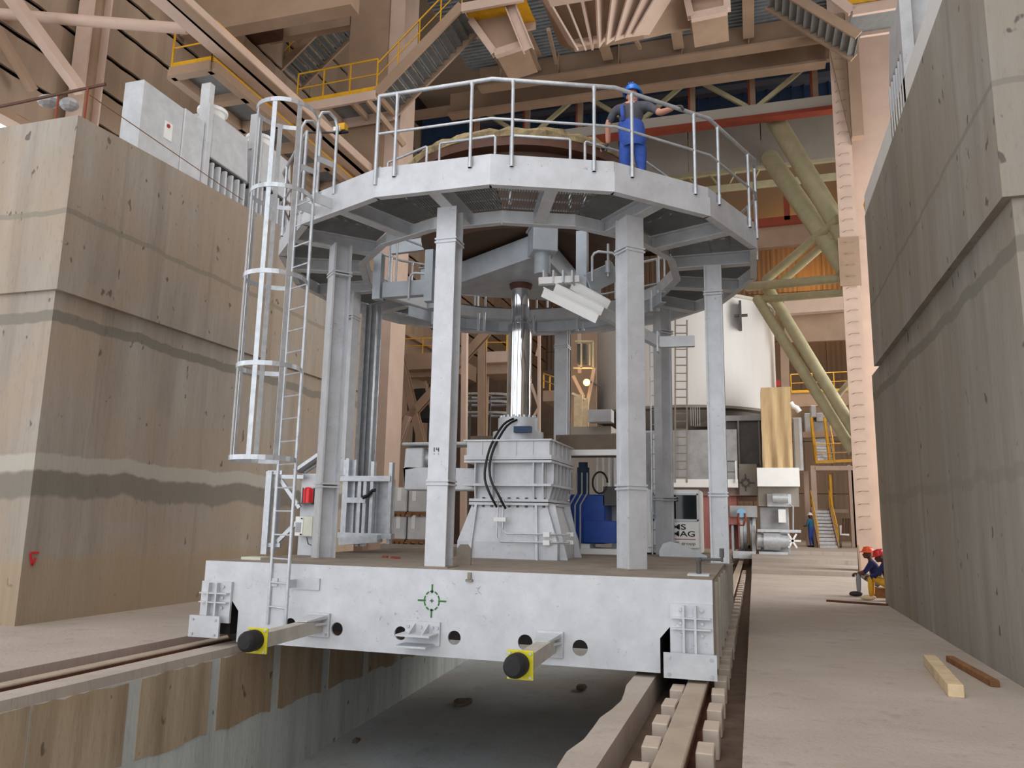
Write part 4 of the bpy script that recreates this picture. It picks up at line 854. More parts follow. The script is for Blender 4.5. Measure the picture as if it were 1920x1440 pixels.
# open truss with blue girder behind
ts = thing('lattice_truss', (-4, 33, 18), 'open beige lattice truss in front of the dark blue girder', 'truss')
zt_, zb_ = at(1275, 150, y=33).z, at(1387, 206, y=33).z
b = B(); b.box(-16.9, 11.95, 32.9, 33.2, zt_ - .05, zt_ + .35); b.obj('top_chord', BEIGE, ts)
b = B(); b.box(-13, 11.95, 32.8, 33.2, zb_ - .45, zb_ + .05); b.obj('bottom_chord', mat('pale_grey_beam', (176, 170, 160), .6), ts)
b = B(); b.box(-13, 11.95, 32.75, 33.25, zb_ - .62, zb_ - .45); b.obj('chord_flange', REDB, ts)
xs_ = [-12.2 + 2.55 * k for k in range(7)]
for k, x in enumerate(xs_):
    b = B(); b.box(x - .11, x + .11, 32.95, 33.15, zb_, zt_); b.obj('truss_post', BEIGE, ts)
    b = B(); b.box(x - .2, x - .11, 32.95, 33.15, zb_, zt_); b.obj('post_flange', REDB, ts)
    if k < 6: b = B(); x2 = xs_[k + 1]; b.bar((x + .1, 33.05, zt_ if k % 2 == 0 else zb_), (x2 - .1, 33.05, zb_ if k % 2 == 0 else zt_), .16, .18); b.obj('truss_diagonal', OLIVE, ts)
bg_ = thing('crane_girder', (-4, 37, 18), 'dark blue ribbed crane girder seen through the truss', 'girder')
b = B(); b.box(-16.9, 11.9, 37, 37.1, 19.9, 24); b.obj('girder_web', BLUED, bg_)
for k in range(34): b = B(); b.box(-13 + .55 * k, -12.95 + .55 * k, 36.85, 37, 20.3, 22.4); b.obj('girder_rib', BLUED, bg_)
b = B(); b.box(-14, 6, 36.5, 37, 22.4, 22.7); b.obj('walkway_edge', GREYT, bg_)
b = B(); b.tube((-13, 36.4, 20.7), (6, 36.4, 21.3), .08, 8); b.obj('white_pipe', WHITE, bg_)
for k in range(16): b = B(); b.box(-9 + .78 * k, -8.5 + .78 * k, 36.5, 36.9, 19.75, 20.1); b.obj('yellow_block', YEL, bg_)
one('grey_screen_wall', GRPAN, 'flat grey panel wall below the truss, right of the worker', 'panel', lambda b: [b.box(-9 + 3.3 * k, -5.74 + 3.3 * k, 35.6, 35.7, at(1350, 318, y=35.6).z, at(1350, 222, y=35.6).z) for k in range(4)])
for py0, py1, lab in ((332, 294, 'upper'), (362, 330, 'lower')):
    one('truss_chord', OLIVE, '%s pale chord of the slim lattice beam behind the olive tubes' % lab, 'beam', lambda b: b.bar(at(1180, py0 + 10, y=39), at(1566, py1, y=39) + V((7, 0, 0)), .25, .3))
for px in (1250, 1290, 1330, 1380, 1425, 1470, 1515): one('lattice_web', OLIVE, 'thin pale web member of the slim lattice beam, %s from the left' % nth((1250, 1290, 1330, 1380, 1425, 1470, 1515).index(px)), 'brace', lambda b: b.tube(at(px, 335 - (px - 1267) * .125, y=39), at(px + (22 if (px // 10) % 2 else -14), 362 - (px - 1267) * .125, y=39), .06, 6), 'slim lattice beam webs')
def tube_(label, p, q, y, r_, y2=30.0): one('brace_tube', OLIVE, label, 'brace', lambda b: b.tube(at(*p, y=y), at(*q, y=y2), r_, 16, r_ * y2 / y), smooth=.8)
tube_('thick olive brace tube slanting down from the truss to the right column', (1448, 215), (1590, 455), 34.5, .40)
tube_('second thick olive brace tube, parallel and below the first', (1443, 296), (1588, 508), 35.3, .40)
tube_('lower long olive brace tube right of the white vessel, upper of the pair', (1436, 535), (1604, 812), 35, .24)
tube_('lower long olive brace tube right of the white vessel, lower of the pair', (1420, 560), (1602, 850), 34.8, .22)
tube_('rising pale brace tube left of the right column, upper of the pair', (1436, 525), (1572, 410), 35.2, .19)
tube_('rising pale brace tube left of the right column, lower of the pair', (1468, 526), (1580, 428), 35, .17)
tube_('horizontal olive strut meeting the braces, upper one', (1402, 538), (1600, 520), 35.3, .2)
tube_('horizontal olive strut below the lamp-lit gap', (1425, 562), (1600, 547), 35, .17)
tube_('short rising brace by the far yellow railing', (1568, 745), (1602, 705), 35.6, .12)
one('red_brown_beam', REDB, 'red-brown beam under the slim lattice beam', 'beam', lambda b: b.bar(at(1405, 421, y=44), at(1580, 403, y=44), .3, .45))
one('red_brown_post', REDB, 'red-brown post rising from the red-brown beam', 'post', lambda b: b.bar(at(1476, 414, y=44), at(1473, 345, y=44), .3, .3, up=(1, 0, 0)))
one('deep_beam', BEIGE, 'deep beige beam below the red-brown beam', 'beam', lambda b: b.bar(at(1395, 452, y=45), at(1585, 432, y=45), .4, 1.2))
one('cross_beam_rear', BEIGE2, 'pale beam below the horizontal olive struts', 'beam', lambda b: b.bar(at(1470, 577, y=40), at(1590, 568, y=40), .5, .75))
one('rear_plate_wall', BEIGE, 'beige plate wall under the pale beam right of the vessel', 'panel', lambda b: b.box(at(1470, 600, y=41).x, 5.5, 41, 41.2, at(1520, 640, y=41).z, at(1520, 590, y=41).z))
one('pipe_post', BEIGE, 'slim beige post between the vessel and the braces', 'post', lambda b: b.bar(at(1473, 735, y=42), at(1468, 560, y=42), .4, .4, up=(1, 0, 0)))
# ---------------------------------------------------------------- white vessel on the second car
vc = at(1279, 660, y=44); VR = 4.95
ve = thing('converter_vessel', (vc.x, 44, 6), 'huge white cylindrical vessel standing on the far rail car', 'vessel')
ztop, zbot = at(1440, 585, y=44).z, at(1385, 757, y=39.2).z
b = B(); b.lathe((vc.x, 44, 0), [(VR, zbot), (VR, ztop - .25), (VR - .08, ztop), (VR - .8, ztop)], 72); b.obj('shell', VES, ve, smooth=.7)
b = B(); b.lathe((vc.x, 44, 0), [(VR, zbot), (VR + .12, zbot - .02), (VR + .12, zbot - .15), (VR - .3, zbot - .2), (VR * .62, zbot - 2.2), (0, zbot - 2.3)], 64); b.obj('cone', GRPAN, ve, smooth=.5)
b = B(); b.lathe((vc.x, 44, 0), [(VR + .1, ztop - .02), (VR + .1, ztop - .16), (VR, ztop - .18)], 72); b.obj('rim_band', CREAM, ve)
q = at(1388, 590, y=39.6); b = B(); b.box(q.x - .06, q.x + .06, q.y - .15, q.y + .6, q.z - .7, q.z + .7); b.box(q.x - .3, q.x + .35, q.y - .1, q.y + .1, q.z - .1, q.z); b.obj('bracket', DGREY, ve)
c2 = thing('second_rail_car', (-.5, 38, 0), 'far grey rail car with panels carrying the white vessel', 'rail car')
def pbox(x0, y0, x1, y1, Y, dep, name, m, parent, **k):
    a_, c_ = at(x0, y0, y=Y), at(x1, y1, y=Y); b = B(); b.box(a_.x, c_.x, Y, Y + dep, c_.z, a_.z); return b.obj(name, m, parent, **k)
pbox(1150, 880, 1420, 930, 38.2, 8, 'frame_beam', mat('dusty_pink_grey', (150, 128, 120), .8), c2)
fb = pbox(1385, 870, 1421, 929, 38.0, .2, 'end_plate', GRPAN, c2)
q = at(1398, 905, y=37.95); b = B()
for k in range(8): a = PI / 4 * k; b.obox((q.x + .17 * math.cos(a), 37.97, q.z + .17 * math.sin(a)), (1, 0, 0), (0, 1, 0), (0, 0, 1), .05, .01, .05)
for dx, dz in ((.3, 0), (-.3, 0), (0, .3), (0, -.3)): b.obox((q.x + dx, 37.97, q.z + dz), (1, 0, 0), (0, 1, 0), (0, 0, 1), .10 if dx else .025, .01, .10 if dz else .025)
b.obj('alignment_mark', DGREY, c2)
pbox(1330, 782, 1430, 870, 38.6, 3, 'rear_housing', DGREY, c2)
for x in (1342, 1385, 1424): pbox(x - 3, 780, x + 3, 872, 38.4, .1, 'housing_post', GRPAN, c2)
pbox(1335, 780, 1430, 788, 38.35, .2, 'housing_rail', PLAST, c2)
pbox(1180, 808, 1384, 904, 37.9, .9, 'front_panel', PLAST, c2)
pbox(1180, 898, 1384, 914, 37.5, .6, 'ledge', WHITE, c2)
for x in (1355, 1380): pbox(x - 2, 864, x + 2, 905, 37.4, .05, 'railing_post', WHITE, c2)
pbox(1340, 864, 1381, 866, 37.42, .04, 'railing_bar', DGREY, c2); pbox(1340, 884, 1381, 885.5, 37.42, .04, 'railing_bar', DGREY, c2)
pbox(1310, 930, 1384, 1030, 38.5, 5, 'salmon_side', PINK, c2)
pbox(1362, 948, 1384, 984, 37.9, .5, 'salmon_bracket', PINK, c2)
pbox(1300, 700, 1338, 800, 40, .1, 'caged_panel', GRPAN, c2)
la = thing('far_cat_ladder', at(1270, 900, y=37.6), 'cat ladder in front of the white vessel, between the right columns', 'ladder')
for x in (1266, 1288): b = B(); b.bar(at(x, 600, y=37.5), at(x, 905, y=37.5), .07, .05, up=(0, 1, 0)); b.obj('stringer', GRPAN, la)
for k in range(20): b = B(); b.tube(at(1266, 610 + 15 * k, y=37.5), at(1288, 610 + 15 * k, y=37.5), .03, 5); b.obj('rung', GRPAN, la)
for k in range(5):
    b = B(); q0, q1 = at(1288, 765, y=37.5), at(1302, 800, y=37.5); b.bar((q0.x + .2 + .1 * k, 37.2, q1.z), (q0.x + .2 + .1 * k, 37.2, q0.z), .03, .03, up=(0, 1, 0)); b.obj('cage_strap', PLAST, la)
bx = thing('burlap_box', at(1456, 880, y=37.2), 'tall tan burlap-wrapped box on the white ledge of the far car', 'wrapped box')
q = [at(*c, y=37.2) for c in ((1430, 878), (1487, 878), (1482, 725), (1426, 727))]; b = B()
n_ = 8
for j in range(n_):
    for fr_ in (0,):
        pass
vs = []
for j in range(n_ + 1):
    t = j / n_; l_, r2 = q[0].lerp(q[3], t), q[1].lerp(q[2], t); row = []
    for i in range(13):
        s = i / 12; p = l_.lerp(r2, s); row.append(b.m.verts.new(p + V((random.uniform(-.015, .015), -.05 * math.sin(s * PI * 5 + t * 2) * (1.2 - t) + random.uniform(-.015, .015), 0))))
    row += [b.m.verts.new(r2 + V((0, 1.6, 0))), b.m.verts.new(l_ + V((0, 1.6, 0)))]; vs.append(row)
for a_, c_ in zip(vs, vs[1:]):
    for i in range(15): b.m.faces.new((a_[i], a_[(i + 1) % 15], c_[(i + 1) % 15], c_[i]))
b.m.faces.new(vs[-1]); b.m.faces.new(vs[0][::-1]); b.obj('burlap_wrap', BURL, bx, smooth=.6)
pbox(1419, 877, 1500, 912, 37.0, 2.4, 'white_ledge_box', WHITE, c2)
pbox(1421, 912, 1499, 950, 37.6, 1.8, 'under_box', GRPAN, c2)
pbox(1486, 783, 1507, 882, 37.4, .1, 'side_frame', PLAST, c2); pbox(1488, 785, 1502, 878, 37.35, .05, 'side_mesh', GRPAN, c2)
b = B(); b.path([at(1482, 755, y=37.3), at(1487, 762, y=37.3), at(1494, 765, y=37.3), at(1499, 772, y=37.3)], .12, 8); b.obj('white_pipe_elbow', WHITE, c2, smooth=1)
wu = thing('wheel_unit', at(1398, 1040, y=37.6), 'large flanged rail wheel between grey guards on the far car', 'wheel unit')
q = at(1394, 998, y=38.5); b = B()
for dx, r_ in ((-.14, 1.0), (.02, .9), (.30, .9), (.42, 1.0)): b.tube((q.x + dx, 38.6, q.z), (q.x + dx + .14, 38.6, q.z), r_, 24)
b.obj('wheel', GALV, wu, smooth=.6)
for x0, x1 in ((1371, 1377), (1409, 1418)): pbox(x0, 985, x1, 1042, 37.4, 2, 'wheel_guard', PLAST, wu)
pbox(1374, 1033, 1417, 1048, 37.3, .12, 'rail_guard', SILG, wu)
pbox(1368, 948, 1420, 970, 37.6, 2, 'axle_bracket', PLAST, wu)
q = at(1390, 962, y=37.3); b = B(); b.tube((q.x, 37.2, q.z), (q.x, 37.4, q.z), .2, 16); b.obj('blue_disc', mat('pale_blue_disc', (130, 180, 215), .5), wu)
b = B(); b.path([at(1385, 962, y=37.2), at(1384, 975, y=37.2), at(1387, 985, y=37.2), at(1394, 985, y=37.2), at(1398, 975, y=37.2), at(1397, 962, y=37.2)], .05, 6); b.obj('red_cable', REDB, wu, smooth=1)
dr_ = thing('wheel_drive', at(1450, 1040, y=37.6), 'grey motor and gearbox drive beside the flanged wheel', 'drive')
pbox(1424, 950, 1482, 1040, 37.9, .3, 'gear_plate', PLAST, dr_, bevel=.03)
pbox(1438, 926, 1484, 950, 37.5, 1, 'top_box', SILG, dr_)
q0, q1 = at(1420, 1013, y=37.5), at(1480, 1015, y=37.5); b = B(); b.tube(q0, q0.lerp(q1, .3), .32, 16); b.tube(q0.lerp(q1, .2), q0.lerp(q1, .72), .42, 18); b.tube(q0.lerp(q1, .7), q1, .32, 16); b.obj('motor', GALV, dr_, smooth=.7)
q0 = at(1464, 934, y=37.3); b = B(); b.tube(q0 + V((-.35, 0, 0)), q0 + V((.3, 0, 0)), .22, 14); b.obj('upper_motor', GALV, dr_, smooth=.7)
pbox(1420, 992, 1502, 999, 37.2, .3, 'torque_bar', SILG, dr_); pbox(1459, 955, 1474, 980, 37.5, .3, 'brake_unit', WHITE, dr_); pbox(1423, 1034, 1478, 1041, 37.4, 1, 'base_plate', SILG, dr_)
q = at(1486, 1014, y=37.3); b = B()
for k in range(6): a = PI / 3 * k; b.bar((q.x, q.y, q.z), (q.x + .35 * math.cos(a), q.y, q.z + .35 * math.sin(a)), .08, .08, up=(0, 1, 0))
b.obj('hand_wheel', WHITE, dr_)
b = B(); b.path([at(1481, 945, y=37.4), at(1487, 950, y=37.4), at(1487, 1000, y=37.4)], .04, 6); b.obj('conduit', GALV, dr_, smooth=1)
# ---------------------------------------------------------------- stairs, railings
def railing(name, pts, h, label, posts=6, m=None, toe=True):
    t = thing(name, pts[0], label, 'railing'); pts = [V(p) for p in pts]
    b = B(); b.path([p + V((0, 0, h)) for p in pts], .03, 6); b.obj('top_rail', m or YEL, t)
    b = B(); b.path([p + V((0, 0, h * .52)) for p in pts], .022, 6); b.obj('middle_rail', m or YEL, t)
    for i, (p, q) in enumerate(zip(pts, pts[1:])):
        n = max(1, round((q - p).length / 1.15))
        for k in range(n + (1 if i == len(pts) - 2 else 0)):
            c = p.lerp(q, k / n); b = B(); b.tube(c, c + V((0, 0, h)), .03, 6); b.obj('post', m or YEL, t)
        if toe: b = B(); b.bar(p + V((0, 0, .08)), q + V((0, 0, .08)), .02, .16); b.obj('toe_board', m or YEL, t)
    return t
def stair(label, p0, p1, wdt, n, dirw, rails=True, m=BEIGE, tm=GRAT):
    """Flight from p0 up to p1; dirw is the sideways direction across the treads."""
    p0, p1, dw = V(p0), V(p1), V(dirw) * wdt; t = thing('steel_stair', p0, label, 'stair')
    for k in (0, 1): b = B(); b.bar(p0 + dw * k, p1 + dw * k, .08, .32); b.obj('stringer', m, t)
    run = V((p1.x - p0.x, p1.y - p0.y, 0)).normalized()
    for k in range(n):
        c = p0.lerp(p1, (k + .5) / n) + dw / 2; b = B(); b.obox(c, run, dirw, (0, 0, 1), (p1 - p0).length / n * .36, wdt / 2 - .05, .025); b.obox(c - run * .12 + V((0, 0, -.05)), run, dirw, (0, 0, 1), .015, wdt / 2 - .05, .06); b.obj('tread', tm, t)
    if rails:
        for k in (0, 1):
            b = B(); b.tube(p0 + dw * k + V((0, 0, 1.05)), p1 + dw * k + V((0, 0, 1.05)), .03, 6); b.obj('hand_rail', YEL, t); b = B(); b.tube(p0 + dw * k + V((0, 0, .6)), p1 + dw * k + V((0, 0, .6)), .02, 6); b.obj('middle_rail', YEL, t)
            for j in range(5): c = p0.lerp(p1, j / 4) + dw * k; b = B(); b.tube(c, c + V((0, 0, 1.05)), .025, 6); b.obj('rail_post', YEL, t)
    return t
w0, w1, w2 = at(556, 197, y=20.5), at(706, 170, y=20.5), at(866, 10, y=20.5)
wk = thing('gangway', w0, 'beige gangway with yellow railing in front of the wide column', 'gangway')
b = B(); b.bar(w0 + V((0, 0, -.15)), w1 + V((0, 0, -.15)), .1, .3); b.bar(w0 + V((0, 1.3, -.15)), w1 + V((0, 1.3, -.15)), .1, .3); b.split('edge_beam', BEIGE2, wk)
for k in range(3): b = B(); c = w0.lerp(w1, (k + .5) / 3); b.box(c.x - .42, c.x + .42, c.y + .1, c.y + 1.2, c.z - .03, c.z); b.obj('grating_panel', GRAT, wk)
for k in range(4): b = B(); c = w0.lerp(w1, k / 3); b.bar(c + V((0, 0, -.12)), c + V((0, 1.3, -.12)), .1, .2); b.obj('cross_beam', BEIGE, wk)
railing('walkway_railing', [w0, w1], 1.1, 'yellow railing on the gangway left of the overhead stair')
b = B()
for c in (w0.lerp(w1, .25), w0.lerp(w1, .9)): b.bar(c + V((0, 0, -.3)), c + V((.9, .9, -1.5)), .12, .16)
[tag(o_, 'knee brace under the gangway, %s' % l_, 'bracket') for o_, l_ in zip(b.split('gangway_bracket', BEIGE), ('farther from the overhead stair', 'nearer the overhead stair'))]
stair('beige stair rising to the right in front of the wide column', w1 + V((0, 0, -.1)), w2, 1.3, 13, (0, 1, 0))
l2 = thing('upper_landing', w2, 'beige stair landing at the top edge, left of the hopper', 'landing')
b = B(); b.bar(w2 + V((0, 0, -.1)), w2 + V((2.0, 0, -.1)), .1, .3); b.bar(w2 + V((0, 1.4, -.1)), w2 + V((2.0, 1.4, -.1)), .1, .3); b.split('edge_beam', BEIGE2, l2)
b = B(); b.box(w2.x, w2.x + 2, w2.y, w2.y + 1.4, w2.z - .02, w2.z + .02); b.obj('grating_panel', YEL, l2)
s0, s1 = at(507, 146, y=24), at(645, 8, y=24)
stair('beige stair rising to the right behind the long side beam, left of the wide column', s0, s1, 1.4, 12, (0, 1, 0))
x0, zz = -13.55, 12.55
gw = thing('side_gangway', (-13, 17, zz), 'beige framed gangway with dark grating along the left cladding', 'gangway')
for x in (x0, x0 + 1.2): b = B(); b.box(x - .12, x + .12, 14.6, 21.8, zz - .25, zz); b.obj('edge_beam', BEIGE, gw)
for k in range(6): b = B(); y = 14.6 + 1.4 * k; b.box(x0, x0 + 1.2, y - .1, y + .14, zz - .25, zz - .01); b.obj('cross_beam', BEIGE, gw)
for k in range(5): b = B(); y = 14.75 + 1.4 * k; b.box(x0 + .1, x0 + 1.1, y, y + 1.25, zz - .02, zz + .02); b.obj('grating_panel', GRAT, gw)
railing('gangway_railing', [(x0 + 1.2, 14.6, zz), (x0 + 1.2, 21.8, zz)], 1.1, 'yellow railing above the long side beam')
railing('gangway_railing', [(x0, 14.6, zz), (x0 + 1.2, 14.6, zz)], 1.1, 'yellow railing across the near end of the side gangway')
lb_ = thing('side_beam', (-12.15, 15, 12.9), 'long beige box beam slanting across the upper left to the wide column', 'beam')
b = B(); b.bar((-12.15, 8, 12.95), (-12.0, 22, 12.95), .42, .5); b.obj('beam_box', BEIGE2, lb_); b = B(); b.box(-11.95, -11.6, 8, 22, 12.7, 12.74); b.obj('bottom_flange', BEIGE, lb_)
one('cross_girder', BEIGE, 'deep beige girder across the top left corner of the hall', 'girder', lambda b: b.bar(at(352, 33, y=18.5), at(668, -28, y=18.5), .5, 1.6))
one('cross_girder', BEIGE, 'thin beam below the deep girder at the upper left', 'beam', lambda b: b.bar(at(430, 85, y=23), at(660, 42, y=23), .3, .4))
one('dark_duct', RUSTC, 'dark brown duct under the upper left girder', 'duct', lambda b: b.bar(at(440, 62, y=22), at(520, 46, y=22), .8, .75))
one('white_sheet', PLAST, 'pale grey sheet behind the upper left stair', 'panel', lambda b: b.box(at(540, 60, y=25.5).x, at(610, 40, y=25.5).x, 25.5, 25.6, at(575, 62, y=25.5).z, at(575, 36, y=25.5).z))
wc = thing('wall_column', (-16.4, 14.9, 8), 'beige column against the left cladding', 'column')
b = B(); b.box(-16.8, -16.3, 14.6, 14.65, 8, 25); b.box(-16.8, -16.3, 15.15, 15.2, 8, 25); b.obj('flange', BEIGE2, wc); b = B(); b.box(-16.58, -16.52, 14.65, 15.15, 8, 25); b.obj('web', BEIGE, wc)
one('wall_strut', BEIGE2, 'horizontal beige strut across the left cladding', 'brace', lambda b: b.tube(at(-30, 24, z=13.4), at(350, 54, z=13.4), .14, 10), smooth=1)
one('wall_brace', BEIGE2, 'diagonal beige brace on the left cladding, near the wall column', 'brace', lambda b: b.bar(at(10, -20, x=-15.8), at(152, 172, x=-15.8), .25, .25))
one('wall_brace', BEIGE, 'fainter diagonal brace at the far left edge of the cladding', 'brace', lambda b: b.bar(at(-10, 50, x=-16.5), at(62, 170, x=-16.5), .18, .18))
# top right stair
r0, r1 = at(1610, 66, y=25), at(1440, -35, y=25)
stair('beige overhead stair at the top, right of the deck joists', r0, r1, 1.3, 12, (0, 1, 0), rails=False)
t = thing('corner_landing', at(1610, 30, y=25), 'beige stair landing with yellow edge at the top by the right wall', 'landing')
b = B(); b.bar(at(1530, -30, y=24.6), at(1598, 22, y=24.6), .12, .3); b.bar(at(1598, 22, y=24.6), at(1720, 2, y=24.6), .12, .3); b.bar(at(1612, 62, y=26), at(1720, 46, y=26), .12, .3); b.split('edge_beam', BEIGE2, t)
b = B(); q0, q1 = at(1598, 18, y=24.6), at(1720, 0, y=24.6); b.box(q0.x, q1.x, 24.6, 26, q0.z, q0.z + .04); b.obj('grating_panel', GRAT, t)
b = B(); b.bar(at(1590, 4, y=24.7), at(1720, -16, y=24.7), .03, .2); b.obj('toe_board', YEL, t)
# far right stair tower
FY = 47
def fp(x, y, Y=FY): return at(x, y, y=Y)
tw = thing('stair_tower', fp(1550, 1015), 'beige far stair tower frame with yellow railings left of the right column', 'stair tower')
for x, y0, y1 in ((1524, 873, 1012), (1514, 880, 1000), (1600, 872, 1012), (1594, 872, 1000)): b = B(); p_, q_ = fp(x, y0), fp(x, y1); b.box(p_.x - .14, p_.x + .14, FY - .14 if x != 1514 else FY + 1.5, FY + .14 if x != 1514 else FY + 1.8, .49, p_.z); b.obj('tower_post', BEIGE2, tw)
b = B(); p_, q_ = fp(1528, 874), fp(1600, 870); b.box(p_.x, q_.x, FY - .2, FY + 1.6, p_.z - .25, p_.z); b.obj('landing_frame', BEIGE2, tw)
b = B(); p_, q_ = fp(1528, 954), fp(1604, 953); b.box(p_.x, q_.x, FY, FY + .2, p_.z - .2, p_.z); b.obj('middle_beam', BEIGE, tw)
for (a0, a1) in (((1530, 866), (1521, 782)), ((1556, 866), (1546, 782)), ((1532, 1013), (1528, 905)), ((1563, 1015), (1556, 890))):
    b = B(); b.tube(fp(*a0), fp(*a1), .09, 6); b.obj('stair_rail', YEL, tw)
for a0, a1, n in ():
    for k in range(n):
        c = fp(a0[0] + (a1[0] - a0[0]) * k / n, a0[1] + (a1[1] - a0[1]) * k / n, FY + .3 + .2 * k); b = B(); b.box(c.x + .1, c.x + .95, c.y, c.y + .26, c.z - .04, c.z); b.obj('tread', GRAT, tw)
q0 = fp(1535, 1013, 44.2); q0.z = .5; q1 = V((q0.x - .1, 47, fp(1530, 955).z)); stair('lower flight of the far stair tower with yellow rails', q0, q1, .95, 11, (1, 0, 0), tm=GALV)
q0 = fp(1531, 868, 47.2); q1 = V((q0.x + .1, 50.5, fp(1525, 812, 50.5).z)); stair('upper flight of the far stair tower with yellow rails', q0, q1, .95, 11, (1, 0, 0), tm=GALV)
railing('landing_railing', [fp(1530, 869, FY - .25), fp(1598, 866, FY - .25)], 1.05, 'yellow railing on the landing of the far stair tower')
railing('far_railing', [fp(1484, 737, 50), fp(1606, 732, 50)], 1.15, 'far yellow railing behind the lower olive braces')
one('far_platform_beam', BEIGE, 'beige platform edge under the far yellow railing', 'beam', lambda b: b.bar(fp(1482, 750, 50.2), fp(1606, 746, 50.2), .3, .9))
one('far_platform_beam', BEIGE, 'shaded plate below the far platform edge', 'panel', lambda b: b.bar(fp(1482, 777, 51), fp(1606, 772, 51), .3, 1.1))
one('red_screen', REDP, 'small red screen beside the white vessel', 'screen', lambda b: b.box(fp(1448, 720).x, fp(1463, 720).x, 47, 47.1, fp(1455, 724).z, fp(1455, 713).z))
fm = thing('far_machine', fp(1540, 812, 49), 'grey machine on the platform above the far stairs', 'machine')
for x0_, y0_, x1_, y1_ in ((1520, 760, 1531, 782), (1530, 774, 1554, 790), (1508, 775, 1526, 812), (1525, 790, 1570, 812)): pbox(x0_, y0_, x1_, y1_, 49 + (x0_ % 7) * .1, 1.2, 'machine_box', PLAST, fm, bevel=.03)
one('far_bench', BEIGE, 'platform beam carrying the grey far machine', 'beam', lambda b: b.bar(fp(1505, 816, 48.9), fp(1604, 812, 48.9), .4, .35))
ct = thing('hand_cart', fp(1585, 1010, 45), 'light frame hand cart by the foot of the far stairs', 'cart')
b = B(); b.path([fp(1576, 985, 45), fp(1576, 1002, 45), fp(1592, 1003, 45)], .06, 6); b.obj('cart_frame', WHITE, ct)
for x in (1581, 1587, 1592): b = B(); b.tube(fp(x, 972, 45.2), fp(x, 1003, 45.2), .05, 6); b.obj('cart_upright', RUSTC, ct)
b = B(); q = fp(1575, 1008, 45); b.tube((q.x - .05, 45, .7), (q.x + .05, 45, .7), .2, 12); b.obj('cart_wheel', DGREY, ct)
# ---------------------------------------------------------------- middle background between the columns
Q = lambda x, y, Y=25: at(x, y, y=Y)
for a0, a1, wd, lab in (((733, 600), (838, 1012), .26, 'beige cross brace falling to the right between the left columns'), ((914, 622), (655, 905), .28, 'beige cross brace falling to the left between the left columns')):
    one('cross_brace', BEIGE, lab, 'brace', lambda b: b.hbeam(Q(*a0), Q(*a1), wd, .24, .03, up=(0, 1, 0)))
one('brace_stub', BEIGE2, 'short pale brace leaning left behind the front column', 'brace', lambda b: b.hbeam(Q(766, 780, 24.8), Q(748, 832, 24.8), .2, .2, .03, up=(0, 1, 0)))
one('beige_post', BEIGE2, 'slim beige post just right of the front white column', 'post', lambda b: b.bar(Q(872, 600, 24), Q(868, 1080, 24), .18, .2, up=(0, 1, 0)))
one('beige_post', BEIGE, 'brown and beige post left of the chrome cylinder', 'post', lambda b: b.hbeam(Q(904, 640, 28), Q(903, 1062, 28), .28, .24, .05, up=(0, 1, 0)))
one('beige_post', BEIGE2, 'slim post with step irons right of the chrome cylinder', 'post', lambda b: b.bar(Q(1011, 600, 28), Q(1010, 1075, 28), .1, .12, up=(0, 1, 0)))
for a0, a1, lab in (((1006, 668), (1012, 645), 'upper'), ((996, 720), (1010, 760), 'middle'), ((996, 790), (1012, 762), 'lower')): one('thin_brace', BEIGE2, '%s thin brace behind the chrome cylinder' % lab, 'brace', lambda b: b.bar(Q(*a0, 28), Q(*a1, 28), .08, .1))
mp_ = thing('middle_platform', Q(790, 675, 34), 'beige platform edge with dark space above, between the left columns', 'platform')
pbox(745, 664, 840, 690, 34, 4, 'edge_beam', BEIGE, mp_); pbox(745, 690, 840, 705, 34.6, .3, 'lower_beam', BEIGE, mp_)
b = B(); p_ = Q(829, 700, 34.5); b.box(p_.x - .1, p_.x + .1, 34.4, 34.6, 0, p_.z + .1); b.obj('platform_leg', BEIGE, mp_)
railing('middle_railing', [Q(745, 664, 34), Q(840, 662, 34)], .75, 'yellow railing on the far platform between the left columns', toe=False)
m2 = thing('box_platform', Q(925, 672, 30), 'beige box-shaped platform end left of the chrome cylinder', 'platform')
pbox(906, 660, 955, 678, 30, 2, 'edge_box', BEIGE2, m2); pbox(908, 678, 955, 700, 30.3, 1.5, 'under_beam', BEIGE, m2)
b = B(); p_ = Q(912, 690, 30.8); b.box(p_.x - .1, p_.x + .1, 30.7, 30.9, 0, p_.z); b.obj('platform_leg', BEIGE, m2)
railing('box_railing', [Q(912, 659, 30.2), Q(950, 659, 30.2)], .75, 'yellow railing on the box platform left of the chrome cylinder', toe=False)
railing('slanted_railing', [Q(1019, 728, 30), Q(1043, 738, 28)], .6, 'small yellow railing right of the chrome cylinder', toe=False)
one('back_platform', BEIGE, 'beige ledge below the small yellow railing', 'ledge', lambda b: b.box(Q(1018, 740, 30).x, Q(1046, 740, 30).x, 30, 32, Q(1030, 752, 30).z, Q(1030, 732, 30).z))
one('dark_backdrop', mat('hall_shade_paint', (96, 78, 64), .9, 0, .6, .3), 'dark brown sheet painted as hall shade behind the braces and chrome cylinder', 'panel', lambda b: b.box(Q(735, 800, 40).x, Q(1110, 800, 40).x, 40, 40.2, .3, Q(900, 700, 40).z))  # shade of the hall interior painted as a dark brown sheet
dm = thing('dark_machinery', Q(795, 760, 33), 'dark machine with frame behind the left cross braces', 'machine')
b = B(); c = Q(795, 750, 33); b.lathe((c.x, 33.5, 0), [(0, c.z - .9), (.9, c.z - .9), (1.0, c.z), (.8, c.z + .5), (0, c.z + .6)], 16); b.obj('drum', DARK, dm, smooth=.7)
b = B(); b.bar(Q(797, 715, 32.5), Q(809, 770, 32.5), .1, .1); b.bar(Q(797, 752, 32.5), Q(812, 745, 32.5), .08, .08); b.split('frame_bar', BEIGE, dm)
